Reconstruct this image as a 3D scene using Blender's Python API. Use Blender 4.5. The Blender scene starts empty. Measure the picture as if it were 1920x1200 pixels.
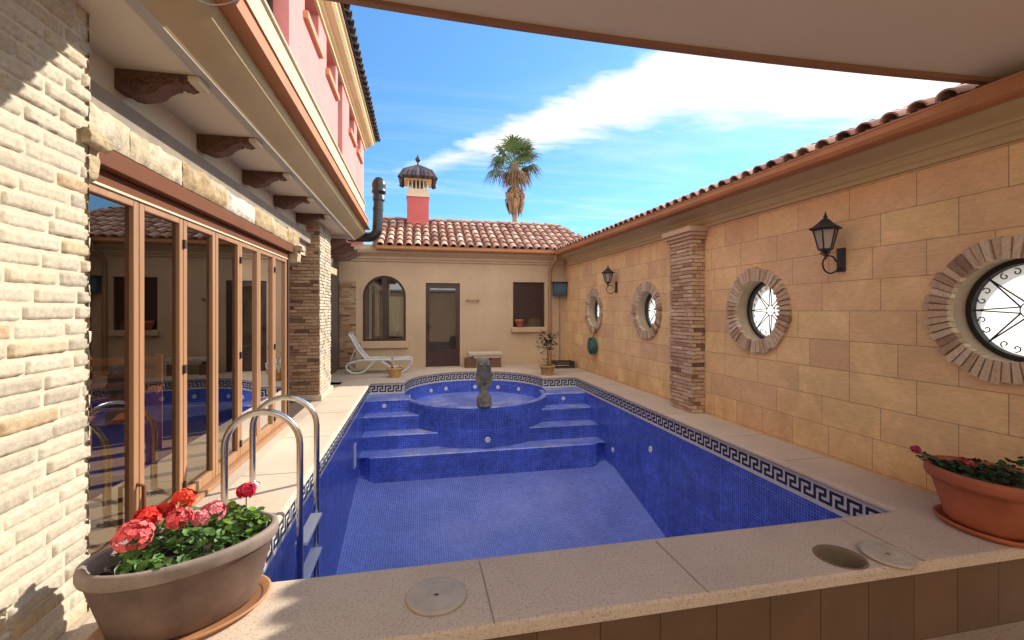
import bpy, bmesh, math, random
from mathutils import Vector, Matrix, noise
R = math.radians
random.seed(7)
scene = bpy.context.scene
COL = scene.collection

# ------------------------------------------------------------------ camera
YAW = math.atan(175 / 840)
cam_d = bpy.data.cameras.new('camera')
cam = bpy.data.objects.new('camera', cam_d)
COL.objects.link(cam)
cam_d.sensor_width = 36
cam_d.lens = 840 / 1920 * 36
cam_d.shift_y = -17 / 1920
cam_d.clip_end = 3000
cam.location = (0, 0, 1.39)
cam.rotation_euler = (R(90), 0, -YAW)
scene.camera = cam

# ------------------------------------------------------------------ light
SUN_AZ, SUN_EL = R(62), R(32)          # azimuth from +Y towards +X
SUN = Vector((math.sin(SUN_AZ) * math.cos(SUN_EL), math.cos(SUN_AZ) * math.cos(SUN_EL), math.sin(SUN_EL)))
sd = bpy.data.lights.new('sun', 'SUN')
sd.energy = 2.15
sd.angle = R(0.53)
sd.color = (1.0, 0.93, 0.82)
so = bpy.data.objects.new('sun', sd)
COL.objects.link(so)
so.rotation_euler = SUN.to_track_quat('Z', 'Y').to_euler()
scene.view_settings.view_transform = 'Standard'
scene.view_settings.look = 'None'
scene.view_settings.gamma = 1
scene.view_settings.exposure = 1.74
scene.cycles.max_bounces = 8
scene.cycles.diffuse_bounces = 5
scene.cycles.glossy_bounces = 4
scene.cycles.transmission_bounces = 6
scene.cycles.transparent_max_bounces = 12
scene.cycles.use_denoising = True
scene.cycles.sample_clamp_indirect = 8


class NT:
    """tiny node-tree writer"""
    def __init__(s, tree):
        s.t = tree; s.n = tree.nodes; s.l = tree.links
    def new(s, typ, **kw):
        n = s.n.new(typ)
        for k, v in kw.items():
            if k.startswith('_'):
                n.inputs[int(k[1:])].default_value = v
            else:
                setattr(n, k, v)
        return n
    def put(s, sock, v):
        if isinstance(v, bpy.types.NodeSocket): s.l.new(v, sock)
        elif isinstance(v, (tuple, list)) and sock.type == 'RGBA' and len(v) == 3: sock.default_value = (*v, 1)
        else: sock.default_value = v
    def math(s, op, a, b=0.0, c=0.0):
        n = s.new('ShaderNodeMath', operation=op)
        s.put(n.inputs[0], a); s.put(n.inputs[1], b); s.put(n.inputs[2], c)
        return n.outputs[0]
    def mix(s, f, a, b, mode='MIX'):
        n = s.new('ShaderNodeMixRGB', blend_type=mode)
        s.put(n.inputs[0], f); s.put(n.inputs[1], a); s.put(n.inputs[2], b)
        return n.outputs[0]
    def ramp(s, f, stops):
        n = s.new('ShaderNodeValToRGB')
        e = n.color_ramp.elements
        while len(e) < len(stops): e.new(0.5)
        for el, (p, c) in zip(e, stops):
            el.position = p
            el.color = (*c, 1) if isinstance(c, (tuple, list)) else (c, c, c, 1)
        s.put(n.inputs[0], f)
        return n.outputs[0]
    def noise(s, vec, scale, detail=4, rough=0.55, dist=0.0):
        n = s.new('ShaderNodeTexNoise')
        if vec is not None: s.l.new(vec, n.inputs['Vector'])
        n.inputs['Scale'].default_value = scale
        n.inputs['Detail'].default_value = detail
        n.inputs['Roughness'].default_value = rough
        n.inputs['Distortion'].default_value = dist
        return n.outputs['Fac']
    def mapr(s, v, a, b, c, d):
        n = s.new('ShaderNodeMapRange')
        s.put(n.inputs[0], v)
        for i, x in enumerate((a, b, c, d)): n.inputs[i + 1].default_value = x
        return n.outputs[0]
    def bump(s, h, strength=0.3, dist=0.01, normal=None):
        n = s.new('ShaderNodeBump')
        n.inputs['Strength'].default_value = strength
        n.inputs['Distance'].default_value = dist
        s.put(n.inputs['Height'], h)
        if normal is not None: s.l.new(normal, n.inputs['Normal'])
        return n.outputs[0]
    def vec(s, v, scale=(1, 1, 1), rot=(0, 0, 0), loc=(0, 0, 0)):
        n = s.new('ShaderNodeMapping')
        s.l.new(v, n.inputs[0])
        n.inputs['Location'].default_value = loc
        n.inputs['Rotation'].default_value = rot
        n.inputs['Scale'].default_value = scale
        return n.outputs[0]


def build_world():
    w = bpy.data.worlds.new('World'); scene.world = w; w.use_nodes = True
    t = NT(w.node_tree); t.n.clear()
    out = t.new('ShaderNodeOutputWorld')
    tc = t.new('ShaderNodeTexCoord')
    sep = t.new('ShaderNodeSeparateXYZ'); t.l.new(tc.outputs['Generated'], sep.inputs[0])
    sky = t.new('ShaderNodeTexSky', sky_type='NISHITA')
    sky.sun_disc = False
    sky.sun_elevation = SUN_EL
    sky.sun_rotation = SUN_AZ
    sky.altitude = 50
    sky.air_density = 1.0; sky.dust_density = 0.3; sky.ozone_density = 4.0
    b1 = t.new('ShaderNodeBackground')
    deep = t.ramp(sep.outputs[2], [(0.0, (0.34, 0.58, 0.70)), (0.22, (0.50, 0.76, 0.86)), (0.6, (0.62, 0.92, 1.04))])
    t.l.new(t.mix(1.0, sky.outputs[0], deep, 'MULTIPLY'), b1.inputs[0]); b1.inputs[1].default_value = 0.078
    z = t.math('MAXIMUM', sep.outputs[2], 0.04)
    px = t.math('DIVIDE', sep.outputs[0], z); py = t.math('DIVIDE', sep.outputs[1], z)
    cx = t.new('ShaderNodeCombineXYZ'); t.put(cx.inputs[0], px); t.put(cx.inputs[1], py)
    p = cx.outputs[0]
    # streaks follow the big bank's own direction
    st = t.vec(p, scale=(0.9, 2.6, 1), rot=(0, 0, R(52)))
    n1 = t.noise(st, 2.2, 8, 0.6, 0.4)
    n2 = t.noise(p, 5.0, 6, 0.6)
    # wedge-shaped bank between two lines on the cloud layer
    d1 = t.math('ADD', t.math('MULTIPLY', px, 0.864), t.math('MULTIPLY_ADD', py, 0.504, -1.544))
    yb = t.math('MAXIMUM', t.math('MULTIPLY_ADD', px, -0.977, 3.38), t.math('MULTIPLY_ADD', px, -0.22, 2.44))
    d2 = t.math('MULTIPLY', t.math('SUBTRACT', yb, py), 0.72)
    wob = t.math('MULTIPLY_ADD', n1, 0.55, -0.275)
    wob2 = t.math('MULTIPLY_ADD', n2, 0.24, -0.12)
    e1 = t.mapr(t.math('ADD', t.math('ADD', d1, t.math('MULTIPLY', wob, 0.45)), wob2), -0.02, 0.13, 0, 1)
    e2 = t.mapr(t.math('ADD', t.math('ADD', d2, t.math('MULTIPLY', wob, 0.6)), wob2), -0.10, 0.17, 0, 1)
    far = t.mapr(py, 3.6, 2.6, 0.25, 1)
    near = t.mapr(t.math('ADD', px, t.math('MULTIPLY', py, 0.0)), 3.7, 2.7, 0, 1)
    bank = t.math('MULTIPLY', t.math('MULTIPLY', e1, e2), t.math('MULTIPLY', far, near))
    # thin cirrus low over the roofs
    c1 = t.noise(t.vec(p, scale=(0.55, 1.7, 1), rot=(0, 0, R(35))), 0.9, 8, 0.62, 0.6)
    cir = t.math('MULTIPLY', t.mapr(c1, 0.47, 0.80, 0, 0.5), t.mapr(sep.outputs[2], 0.55, 0.18, 0.1, 1))
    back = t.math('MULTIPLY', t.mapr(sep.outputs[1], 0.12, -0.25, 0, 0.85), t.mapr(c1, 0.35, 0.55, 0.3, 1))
    mask = t.math('MAXIMUM', bank, cir)
    b2 = t.new('ShaderNodeBackground'); b2.inputs[0].default_value = (1, 0.985, 0.96, 1); t.put(b2.inputs[1], t.mapr(n1, 0.25, 0.6, 0.27, 0.42))
    ms = t.new('ShaderNodeMixShader')
    t.put(ms.inputs[0], mask); t.l.new(b1.outputs[0], ms.inputs[1]); t.l.new(b2.outputs[0], ms.inputs[2])
    # unseen bright cloud added behind the viewpoint and overhead to fill the shade
    fill_cloud = t.new('ShaderNodeBackground'); fill_cloud.inputs[0].default_value = (1, 0.97, 0.92, 1); fill_cloud.inputs[1].default_value = 1.05
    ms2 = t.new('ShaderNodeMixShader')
    t.put(ms2.inputs[0], back); t.l.new(ms.outputs[0], ms2.inputs[1]); t.l.new(fill_cloud.outputs[0], ms2.inputs[2])
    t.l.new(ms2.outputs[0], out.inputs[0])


build_world()

# ------------------------------------------------------------------ materials
def new_mat(name):
    m = bpy.data.materials.new(name); m.use_nodes = True
    t = NT(m.node_tree); t.n.clear()
    out = t.new('ShaderNodeOutputMaterial')
    b = t.new('ShaderNodeBsdfPrincipled')
    t.l.new(b.outputs[0], out.inputs[0])
    return m, t, b, out


def pset(t, b, col=None, rough=None, metal=None, normal=None, spec=None):
    if col is not None: t.put(b.inputs['Base Color'], col)
    if rough is not None: t.put(b.inputs['Roughness'], rough)
    if metal is not None: t.put(b.inputs['Metallic'], metal)
    if spec is not None: t.put(b.inputs['Specular IOR Level'], spec)
    if normal is not None: t.l.new(normal, b.inputs['Normal'])


def objco(t): return t.new('ShaderNodeTexCoord').outputs['Object']
def uvco(t): return t.new('ShaderNodeTexCoord').outputs['UV']
def tint(t):
    return t.new('ShaderNodeAttribute', attribute_name='tint').outputs['Fac']
def sc(c, k): return tuple(min(1, x * k) for x in c)


def plain(name, c, rough=0.6, var=0.25, scale=6, bump=0.15, bscale=60, metal=0, stretch=(1, 1, 1), spec=0.5, bdist=0.004):
    m, t, b, o = new_mat(name)
    v = t.vec(objco(t), scale=stretch)
    n = t.noise(v, scale, 6, 0.6)
    col = t.ramp(n, [(0.3, sc(c, 1 - var)), (0.7, sc(c, 1 + var * 0.6))])
    nb = t.noise(v, bscale, 4, 0.6)
    pset(t, b, col, t.mapr(n, 0.3, 0.7, rough * 0.9, min(1, rough * 1.15)), metal, t.bump(nb, bump, bdist), spec)
    return m


def tinted(name, stops, rough=0.85, scale=40, var=0.35, bump=0.4, bdist=0.006, dirt=None):
    """colour picked per brick or tile by the face attribute 'tint'"""
    m, t, b, o = new_mat(name)
    v = objco(t)
    col = t.ramp(tint(t), stops)
    n = t.noise(v, scale, 6, 0.65)
    k = t.ramp(n, [(0.3, 1 - var), (0.7, 1 + var * 0.3)])
    col = t.mix(1.0, col, k, 'MULTIPLY')
    if dirt:
        d = t.noise(v, dirt[1], 6, 0.65)
        col = t.mix(t.mapr(d, 0.5, 0.72, 0, dirt[2]), col, dirt[0])
    pset(t, b, col, rough, None, t.bump(n, bump, bdist), 0.25)
    return m


def mosaic(name, c1, c2, grout, size, wear=None, rough=0.18, blotch=0.25, sheet=1.0):
    m, t, b, o = new_mat(name)
    uv = uvco(t)
    bt = t.new('ShaderNodeTexBrick', offset=0.0, squash=1.0)
    t.l.new(uv, bt.inputs['Vector'])
    bt.inputs['Scale'].default_value = 1
    bt.inputs['Brick Width'].default_value = size
    bt.inputs['Row Height'].default_value = size
    bt.inputs['Mortar Size'].default_value = size * 0.08
    bt.inputs['Mortar Smooth'].default_value = 0.2
    bt.inputs['Bias'].default_value = 0.0
    bt.inputs['Color1'].default_value = (*c1, 1); bt.inputs['Color2'].default_value = (*c2, 1)
    bt.inputs['Mortar'].default_value = (*grout, 1)
    sh = t.new('ShaderNodeTexBrick', offset=0.0, squash=1.0)
    t.l.new(uv, sh.inputs['Vector'])
    sh.inputs['Scale'].default_value = 1
    sh.inputs['Brick Width'].default_value = size * 11; sh.inputs['Row Height'].default_value = size * 11
    sh.inputs['Mortar Size'].default_value = 0.004
    sh.inputs['Color1'].default_value = (1 - 0.14 * sheet, 1 - 0.14 * sheet, 1 - 0.12 * sheet, 1); sh.inputs['Color2'].default_value = (1 + 0.08 * sheet, 1 + 0.08 * sheet, 1 + 0.06 * sheet, 1); sh.inputs['Mortar'].default_value = (1 + 0.28 * sheet, 1 + 0.28 * sheet, 1 + 0.2 * sheet, 1)
    v = objco(t)
    n = t.noise(v, 1.6, 5, 0.6)
    bc = t.mix(1.0, bt.outputs['Color'], sh.outputs['Color'], 'MULTIPLY')
    pn = t.noise(v, 7, 4, 0.6)
    bc = t.mix(1.0, bc, t.ramp(pn, [(0.35, 1 - 0.18 * sheet), (0.65, 1 + 0.12 * sheet)]), 'MULTIPLY')
    col = t.mix(1.0, bc, t.ramp(n, [(0.3, 1 - blotch), (0.7, 1 + blotch * 0.4)]), 'MULTIPLY')
    if wear:
        w1 = t.noise(v, wear[1], 8, 0.7)
        w2 = t.noise(v, 26, 4, 0.6)
        f = t.math('MULTIPLY', t.mapr(w1, wear[2], wear[2] + 0.18, 0, 1), t.mapr(w2, 0.35, 0.65, 0.3, 1))
        col = t.mix(t.math('MULTIPLY', f, wear[3]), col, wear[0])
    pset(t, b, col, t.mapr(bt.outputs['Fac'], 0, 1, rough, 0.7), None, t.bump(t.math('SUBTRACT', 1.0, bt.outputs['Fac']), 0.25, 0.002), 0.5)
    return m


def blocks(name, axis, bw, rh, c1, c2, mortar, msize, loc=(0, 0, 0), rough=0.8, squash=0.75, sq=3, offset=0.5, veins=True, stain=None, bias=0.0):
    m, t, b, o = new_mat(name)
    v = objco(t)
    s = t.new('ShaderNodeSeparateXYZ'); t.l.new(v, s.inputs[0])
    c = t.new('ShaderNodeCombineXYZ')
    t.l.new(s.outputs[axis[0]], c.inputs[0]); t.l.new(s.outputs[axis[1]], c.inputs[1])
    p = t.vec(c.outputs[0], loc=loc)
    wob = t.noise(p, 3, 3)
    bt = t.new('ShaderNodeTexBrick', offset=offset, offset_frequency=2, squash=squash, squash_frequency=sq)
    t.l.new(p, bt.inputs['Vector'])
    bt.inputs['Scale'].default_value = 1
    bt.inputs['Brick Width'].default_value = bw
    bt.inputs['Row Height'].default_value = rh
    bt.inputs['Mortar Size'].default_value = msize
    bt.inputs['Mortar Smooth'].default_value = 0.3
    bt.inputs['Bias'].default_value = bias
    bt.inputs['Color1'].default_value = (*c1, 1); bt.inputs['Color2'].default_value = (*c2, 1)
    bt.inputs['Mortar'].default_value = (*mortar, 1)
    col = bt.outputs['Color']
    n = t.noise(v, 2.2, 7, 0.65, 0.6)
    col = t.mix(1.0, col, t.ramp(n, [(0.3, 0.82), (0.7, 1.08)]), 'MULTIPLY')
    if veins:
        vn = t.noise(t.vec(p, scale=(1.2, 6, 1), rot=(0, 0, R(14))), 3.2, 7, 0.7, 1.2)
        col = t.mix(t.mapr(vn, 0.55, 0.75, 0, 0.35), col, (0.55, 0.31, 0.15))
        vn2 = t.noise(t.vec(p, scale=(1, 3, 1), rot=(0, 0, R(-24))), 2.1, 7, 0.7, 0.8)
        col = t.mix(t.mapr(vn2, 0.55, 0.8, 0, 0.4), col, (0.82, 0.62, 0.45))
        gr_ = t.noise(t.vec(p, scale=(9, 40, 1), rot=(0, 0, R(6))), 1.5, 6, 0.7)
        col = t.mix(1.0, col, t.ramp(gr_, [(0.3, 0.86), (0.7, 1.10)]), 'MULTIPLY')
        sp = t.noise(p, 1.1, 5, 0.7, 1.0)
        col = t.mix(t.mapr(sp, 0.56, 0.72, 0, 0.35), col, (0.60, 0.33, 0.17))
        pit = t.noise(v, 55, 4, 0.7)
        col = t.mix(t.mapr(pit, 0.60, 0.72, 0, 0.4), col, (0.42, 0.25, 0.13))
    if stain:
        z = t.mapr(s.outputs[2], stain[1], stain[2], 1, 0)
        sn = t.noise(v, 3.5, 6, 0.7)
        col = t.mix(t.math('MULTIPLY', z, t.mapr(sn, 0.4, 0.7, 0, 0.75)), col, stain[0])
    h = t.math('ADD', t.math('MULTIPLY', t.math('SUBTRACT', 1.0, bt.outputs['Fac']), 1.0), t.math('MULTIPLY', t.noise(v, 35, 5, 0.6), 0.35))
    pset(t, b, col, rough, None, t.bump(h, 0.35, 0.006), 0.3)
    return m


def glass(name, tintc, refl, rough=0.0, trans=(0.75, 0.72, 0.66)):
    """window glass: a thin coated pane, part mirror and part clear"""
    m, t, b, o = new_mat(name)
    t.n.remove(b)
    tr = t.new('ShaderNodeBsdfTransparent'); tr.inputs[0].default_value = (*trans, 1)
    g = t.new('ShaderNodeBsdfGlossy'); g.inputs[0].default_value = (*tintc, 1); g.inputs['Roughness'].default_value = rough
    fr = t.new('ShaderNodeLayerWeight'); fr.inputs[0].default_value = 0.25
    f = t.mapr(fr.outputs['Fresnel'], 0, 1, refl, 1)
    mx = t.new('ShaderNodeMixShader')
    t.put(mx.inputs[0], f); t.l.new(tr.outputs[0], mx.inputs[1]); t.l.new(g.outputs[0], mx.inputs[2])
    t.l.new(mx.outputs[0], o.inputs[0])
    return m


M = {}
M['coping'] = None
def speckle(name, c, dark, rough=0.8, s=150):
    m, t, b, o = new_mat(name)
    v = objco(t)
    n = t.noise(v, 1.3, 6, 0.65)
    f = t.noise(v, s, 3, 0.7)
    col = t.ramp(n, [(0.3, sc(c, 0.86)), (0.7, sc(c, 1.06))])
    col = t.mix(t.mapr(f, 0.52, 0.72, 0, 0.75), col, dark)
    l = t.noise(v, s * 0.8, 2, 0.6)
    col = t.mix(t.mapr(l, 0.62, 0.75, 0, 0.4), col, sc(c, 1.4))
    st = t.noise(v, 0.8, 7, 0.7)
    col = t.mix(t.mapr(st, 0.55, 0.75, 0, 0.3), col, sc(c, 0.6))
    pset(t, b, col, rough, None, t.bump(f, 0.3, 0.002), 0.3)
    return m
M['coping'] = speckle('coping_stone', (0.62, 0.495, 0.37), (0.20, 0.13, 0.09), s=80)
M['deck'] = speckle('deck_stone', (0.52, 0.42, 0.315), (0.28, 0.20, 0.14))
M['joint'] = plain('joint_filler', (0.33, 0.25, 0.18), 0.9)
M['mosaic'] = mosaic('blue_mosaic', (0.028, 0.062, 0.43), (0.065, 0.135, 0.70), (0.19, 0.27, 0.72), 0.03,
                     wear=((0.35, 0.36, 0.70), 1.1, 0.58, 0.25))
M['mosaic_floor'] = mosaic('blue_floor_mosaic', (0.11, 0.16, 0.54), (0.16, 0.215, 0.62), (0.30, 0.36, 0.72), 0.03,
                           wear=((0.40, 0.38, 0.62), 0.7, 0.50, 0.35), rough=0.22, sheet=0.35, blotch=0.14)
M['mosaic_tread'] = mosaic('blue_tread_mosaic', (0.11, 0.17, 0.62), (0.16, 0.23, 0.68), (0.32, 0.39, 0.76), 0.03,
                           wear=((0.66, 0.62, 0.68), 1.9, 0.49, 0.85), rough=0.3)
M['key_white'] = plain('band_white_tile', (0.66, 0.64, 0.60), 0.25, 0.08, 30, 0.05)
M['key_black'] = plain('band_black_tile', (0.022, 0.02, 0.02), 0.2, 0.2, 30, 0.05)
M['stone'] = blocks('sandstone_blocks', (1, 2), 0.56, 0.274, (0.86, 0.61, 0.29), (0.75, 0.475, 0.265), (0.40, 0.24, 0.13), 0.0035,
                    loc=(0.13, -0.02, 0), stain=((0.50, 0.25, 0.10), 0.0, 0.55))
M['apron'] = blocks('brown_apron_tiles', (0, 2), 0.31, 0.40, (0.16, 0.088, 0.045), (0.13, 0.07, 0.037), (0.065, 0.037, 0.02), 0.004,
                    loc=(0.05, 0.45, 0), squash=1.0, offset=0.0, veins=False)
def render_coat(name, c, stain, streak=0.16):
    m, t, b, o = new_mat(name)
    v = objco(t)
    n1 = t.noise(v, 0.9, 6, 0.65); n2 = t.noise(v, 7, 6, 0.7, 0.5); n3 = t.noise(t.vec(v, scale=(5, 5, 0.35)), 1.6, 5, 0.65)
    col = t.ramp(n1, [(0.3, sc(c, 0.86)), (0.7, sc(c, 1.08))])
    col = t.mix(t.mapr(n2, 0.48, 0.75, 0, 0.3), col, sc(c, 0.75))
    col = t.mix(t.mapr(n3, 0.52, 0.75, 0, streak), col, stain)
    pset(t, b, col, 0.88, None, t.bump(t.math('ADD', n2, t.math('MULTIPLY', t.noise(v, 70, 3), 0.4)), 0.25, 0.006), 0.25)
    return m
M['plaster'] = render_coat('ochre_plaster', (0.55, 0.40, 0.255), (0.40, 0.27, 0.15))
M['plaster_pale'] = plain('cream_plaster', (0.62, 0.52, 0.37), 0.85, 0.08, 2.0, 0.08, 60)
M['soffit'] = plain('soffit_paint', (0.66, 0.58, 0.45), 0.8, 0.05, 2.0, 0.04, 60)
M['lintel_shade'] = plain('grey_brown_shade', (0.27, 0.22, 0.17), 0.85, 0.25, 5, 0.3, 30)
M['soffit_edge'] = plain('grey_edge_paint', (0.44, 0.42, 0.39), 0.8, 0.06, 2.0, 0.04)
M['tan'] = plain('tan_cornice', (0.50, 0.37, 0.19), 0.75, 0.08, 2.0, 0.05)
M['canopy'] = plain('porch_ceiling_paint', (0.66, 0.57, 0.47), 0.85, 0.05, 0.8, 0.04)
M['fascia'] = plain('brown_fascia', (0.28, 0.13, 0.075), 0.6, 0.12, 4, 0.1)
M['copper'] = plain('copper_gutter', (0.43, 0.185, 0.075), 0.55, 0.14, 3, 0.05, spec=0.3)
M['downpipe'] = plain('brown_downpipe', (0.36, 0.20, 0.10), 0.45, 0.1, 3, 0.05)
M['pink'] = render_coat('pink_render', (0.66, 0.26, 0.24), (0.55, 0.24, 0.20), 0.25)
M['chimney'] = render_coat('red_chimney_render', (0.50, 0.125, 0.12), (0.42, 0.13, 0.11), 0.25)
M['band_pale'] = plain('beige_band', (0.50, 0.40, 0.28), 0.85, 0.1, 2)
M['pink_sill'] = plain('terracotta_sill', (0.58, 0.26, 0.15), 0.8, 0.1, 4)
M['yellow'] = plain('cream_yellow_cornice', (0.74, 0.58, 0.32), 0.8, 0.06, 2)
M['wood'] = plain('varnished_door_frame', (0.36, 0.19, 0.095), 0.42, 0.14, 3, 0.04, 60, stretch=(6, 6, 0.4))
M['wood_dark'] = plain('dark_brown_frame', (0.055, 0.024, 0.018), 0.4, 0.2, 4, 0.05)
M['head'] = plain('redbrown_shutter_box', (0.15, 0.052, 0.022), 0.7, 0.15, 3, 0.04, spec=0.2)
M['corbel'] = plain('carved_wood', (0.15, 0.065, 0.04), 0.6, 0.45, 22, 0.9, 40, bdist=0.02)
M['black'] = plain('black_iron', (0.025, 0.022, 0.02), 0.5, 0.3, 20, 0.2)
M['flue'] = plain('black_flue', (0.011, 0.010, 0.011), 0.36, 0.3, 4, 0.03)
M['steel'] = plain('polished_steel', (0.62, 0.60, 0.57), 0.22, 0.08, 10, 0.02, metal=1)
M['white'] = plain('white_plastic', (0.60, 0.60, 0.59), 0.4, 0.05, 8, 0.02)
M['fitting'] = plain('white_fitting', (0.72, 0.72, 0.76), 0.35, 0.05, 8, 0.02)
M['rail'] = plain('hinge_black', (0.02, 0.016, 0.015), 0.5, 0.1)
M['brick_cream'] = tinted('cream_brick', [(0.0, (0.43, 0.375, 0.29)), (0.3, (0.52, 0.455, 0.345)), (0.78, (0.58, 0.515, 0.395)), (0.95, (0.53, 0.42, 0.27)), (1.0, (0.47, 0.34, 0.20))], 0.9, 45, 0.3, 0.6, 0.006,
                          dirt=((0.42, 0.37, 0.30), 9, 0.3))
M['brick_brown'] = tinted('brown_brick', [(0.0, (0.13, 0.075, 0.05)), (0.12, (0.36, 0.22, 0.13)), (0.5, (0.48, 0.30, 0.18)), (1.0, (0.56, 0.40, 0.26))], 0.9, 45, 0.3, 0.5)
M['brick_red'] = tinted('red_brick', [(0.0, (0.16, 0.085, 0.06)), (0.10, (0.44, 0.27, 0.17)), (0.5, (0.58, 0.39, 0.25)), (1.0, (0.68, 0.51, 0.36))], 0.9, 45, 0.3, 0.5)
M['brick_ring'] = tinted('ring_brick', [(0.0, (0.30, 0.18, 0.12)), (0.10, (0.50, 0.34, 0.22)), (0.5, (0.62, 0.46, 0.31)), (1.0, (0.70, 0.56, 0.41))], 0.9, 45, 0.3, 0.5)
M['mortar_cream'] = plain('cream_mortar', (0.58, 0.50, 0.38), 0.95, 0.2, 12, 0.6, 60, bdist=0.008)
M['mortar_brown'] = plain('brown_mortar', (0.38, 0.26, 0.16), 0.95, 0.2, 12, 0.4, 60)
M['reveal'] = plain('round_reveal', (0.38, 0.29, 0.195), 0.9, 0.15, 6, 0.2, 40)
M['lintel'] = tinted('rough_pale_stone', [(0.0, (0.40, 0.27, 0.14)), (0.4, (0.52, 0.39, 0.22)), (0.7, (0.60, 0.50, 0.35)), (1.0, (0.66, 0.60, 0.50))], 0.9, 16, 0.45, 0.9, 0.02, dirt=((0.66, 0.61, 0.52), 5, 0.6))
M['tile'] = tinted('clay_roof_tile', [(0.0, (0.30, 0.15, 0.11)), (0.3, (0.46, 0.25, 0.18)), (0.7, (0.56, 0.34, 0.25)), (1.0, (0.66, 0.50, 0.40))], 0.85, 18, 0.3, 0.3, 0.004,
                   dirt=((0.12, 0.10, 0.09), 3.0, 0.35))
M['tile_dark'] = tinted('dark_roof_tile', [(0.0, (0.05, 0.045, 0.05)), (1.0, (0.14, 0.11, 0.11))], 0.6, 18, 0.3, 0.3)
M['tile_under'] = plain('pan_tile_clay', (0.20, 0.10, 0.07), 0.9, 0.3, 8, 0.2)
M['terracotta'] = plain('terracotta_pot', (0.39, 0.105, 0.045), 0.6, 0.3, 4, 0.2, 70)
M['clay_brown'] = plain('weathered_brown_clay', (0.165, 0.105, 0.08), 0.6, 0.45, 5, 0.25, 60)
M['rim_clay'] = plain('greyed_clay_rim', (0.27, 0.21, 0.175), 0.75, 0.3, 9, 0.3, 70)
M['saucer'] = plain('orange_saucer', (0.42, 0.20, 0.085), 0.6, 0.12, 5)
M['ochre_pot'] = plain('ochre_pot', (0.55, 0.32, 0.12), 0.7, 0.15, 6)
M['soil'] = plain('dark_soil', (0.035, 0.022, 0.015), 1.0, 0.5, 40, 0.8, 90, bdist=0.01)
M['statue'] = plain('weathered_statue', (0.19, 0.185, 0.16), 0.9, 0.55, 7, 0.8, 30, bdist=0.02)
M['bench_top'] = plain('bench_slab', (0.56, 0.45, 0.34), 0.85, 0.1, 6)
M['bench_base'] = plain('bench_base', (0.17, 0.08, 0.05), 0.85, 0.4, 12, 0.3)
M['green_plastic'] = plain('green_hose', (0.035, 0.12, 0.095), 0.5, 0.2, 6)
M['blue_box'] = plain('slate_blue_box', (0.055, 0.11, 0.16), 0.45, 0.25, 5)
M['curtain'] = plain('pale_curtain', (0.62, 0.55, 0.38), 0.9, 0.15, 4, stretch=(6, 6, 0.3))
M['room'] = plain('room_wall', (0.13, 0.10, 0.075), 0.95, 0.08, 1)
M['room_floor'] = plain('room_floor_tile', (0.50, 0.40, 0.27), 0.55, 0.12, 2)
M['chair_wood'] = plain('orange_chair_wood', (0.40, 0.15, 0.05), 0.5, 0.2, 6, stretch=(1, 8, 8))
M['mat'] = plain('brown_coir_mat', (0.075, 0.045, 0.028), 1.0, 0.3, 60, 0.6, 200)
M['leaf'] = plain('geranium_leaf', (0.075, 0.165, 0.03), 0.5, 0.5, 14, 0.1, spec=0.35)
M['leaf_bright'] = plain('fresh_leaf', (0.16, 0.30, 0.03), 0.5, 0.3, 14, 0.1, spec=0.35)
M['leaf_dark'] = plain('dark_leaf', (0.028, 0.06, 0.028), 0.5, 0.5, 14, 0.1, spec=0.35)
M['stem'] = plain('green_stem', (0.10, 0.16, 0.05), 0.6)
M['trunk'] = plain('palm_trunk', (0.27, 0.19, 0.13), 0.95, 0.4, 3, 0.6, 10, stretch=(1, 1, 5), bdist=0.03)
M['frond'] = plain('palm_frond', (0.105, 0.155, 0.045), 0.5, 0.5, 1.5, 0.05)
M['frond_dry'] = plain('dry_palm_frond', (0.27, 0.155, 0.085), 0.85, 0.5, 2, 0.1)
M['dry_stalk'] = plain('dry_stalk', (0.55, 0.47, 0.33), 0.9)
for nm, c in dict(salmon=(0.80, 0.10, 0.11), red=(0.78, 0.025, 0.012), orange=(0.85, 0.06, 0.01), pink=(0.80, 0.22, 0.25), crimson=(0.62, 0.012, 0.06), magenta=(0.42, 0.015, 0.09), dullred=(0.40, 0.03, 0.03)).items():
    M['petal_' + nm] = tinted('petal_' + nm, [(0.0, sc(c, 0.6)), (0.5, c), (1.0, tuple(min(1, x * 1.15 + 0.08) for x in c))], 0.6, 60, 0.2, 0.05)
M['glass_door'] = glass('door_glass', (0.80, 0.80, 0.80), 0.18, 0.0, (0.70, 0.62, 0.52))
M['glass_dark'] = glass('window_glass', (0.80, 0.82, 0.84), 0.11, 0.0, (0.8, 0.78, 0.74))
M['ground'] = speckle('paving', (0.42, 0.31, 0.22), (0.16, 0.10, 0.07), s=60)


def frosted(name):
    m, t, b, o = new_mat(name); t.n.remove(b)
    a = t.new('ShaderNodeBsdfTranslucent'); a.inputs[0].default_value = (0.62, 0.63, 0.61, 1)
    d = t.new('ShaderNodeBsdfDiffuse'); d.inputs[0].default_value = (0.8, 0.8, 0.78, 1)
    mx = t.new('ShaderNodeMixShader'); mx.inputs[0].default_value = 0.15
    t.l.new(a.outputs[0], mx.inputs[1]); t.l.new(d.outputs[0], mx.inputs[2]); t.l.new(mx.outputs[0], o.inputs[0])
    return m
M['frosted'] = frosted('frosted_white_glass')


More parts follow.
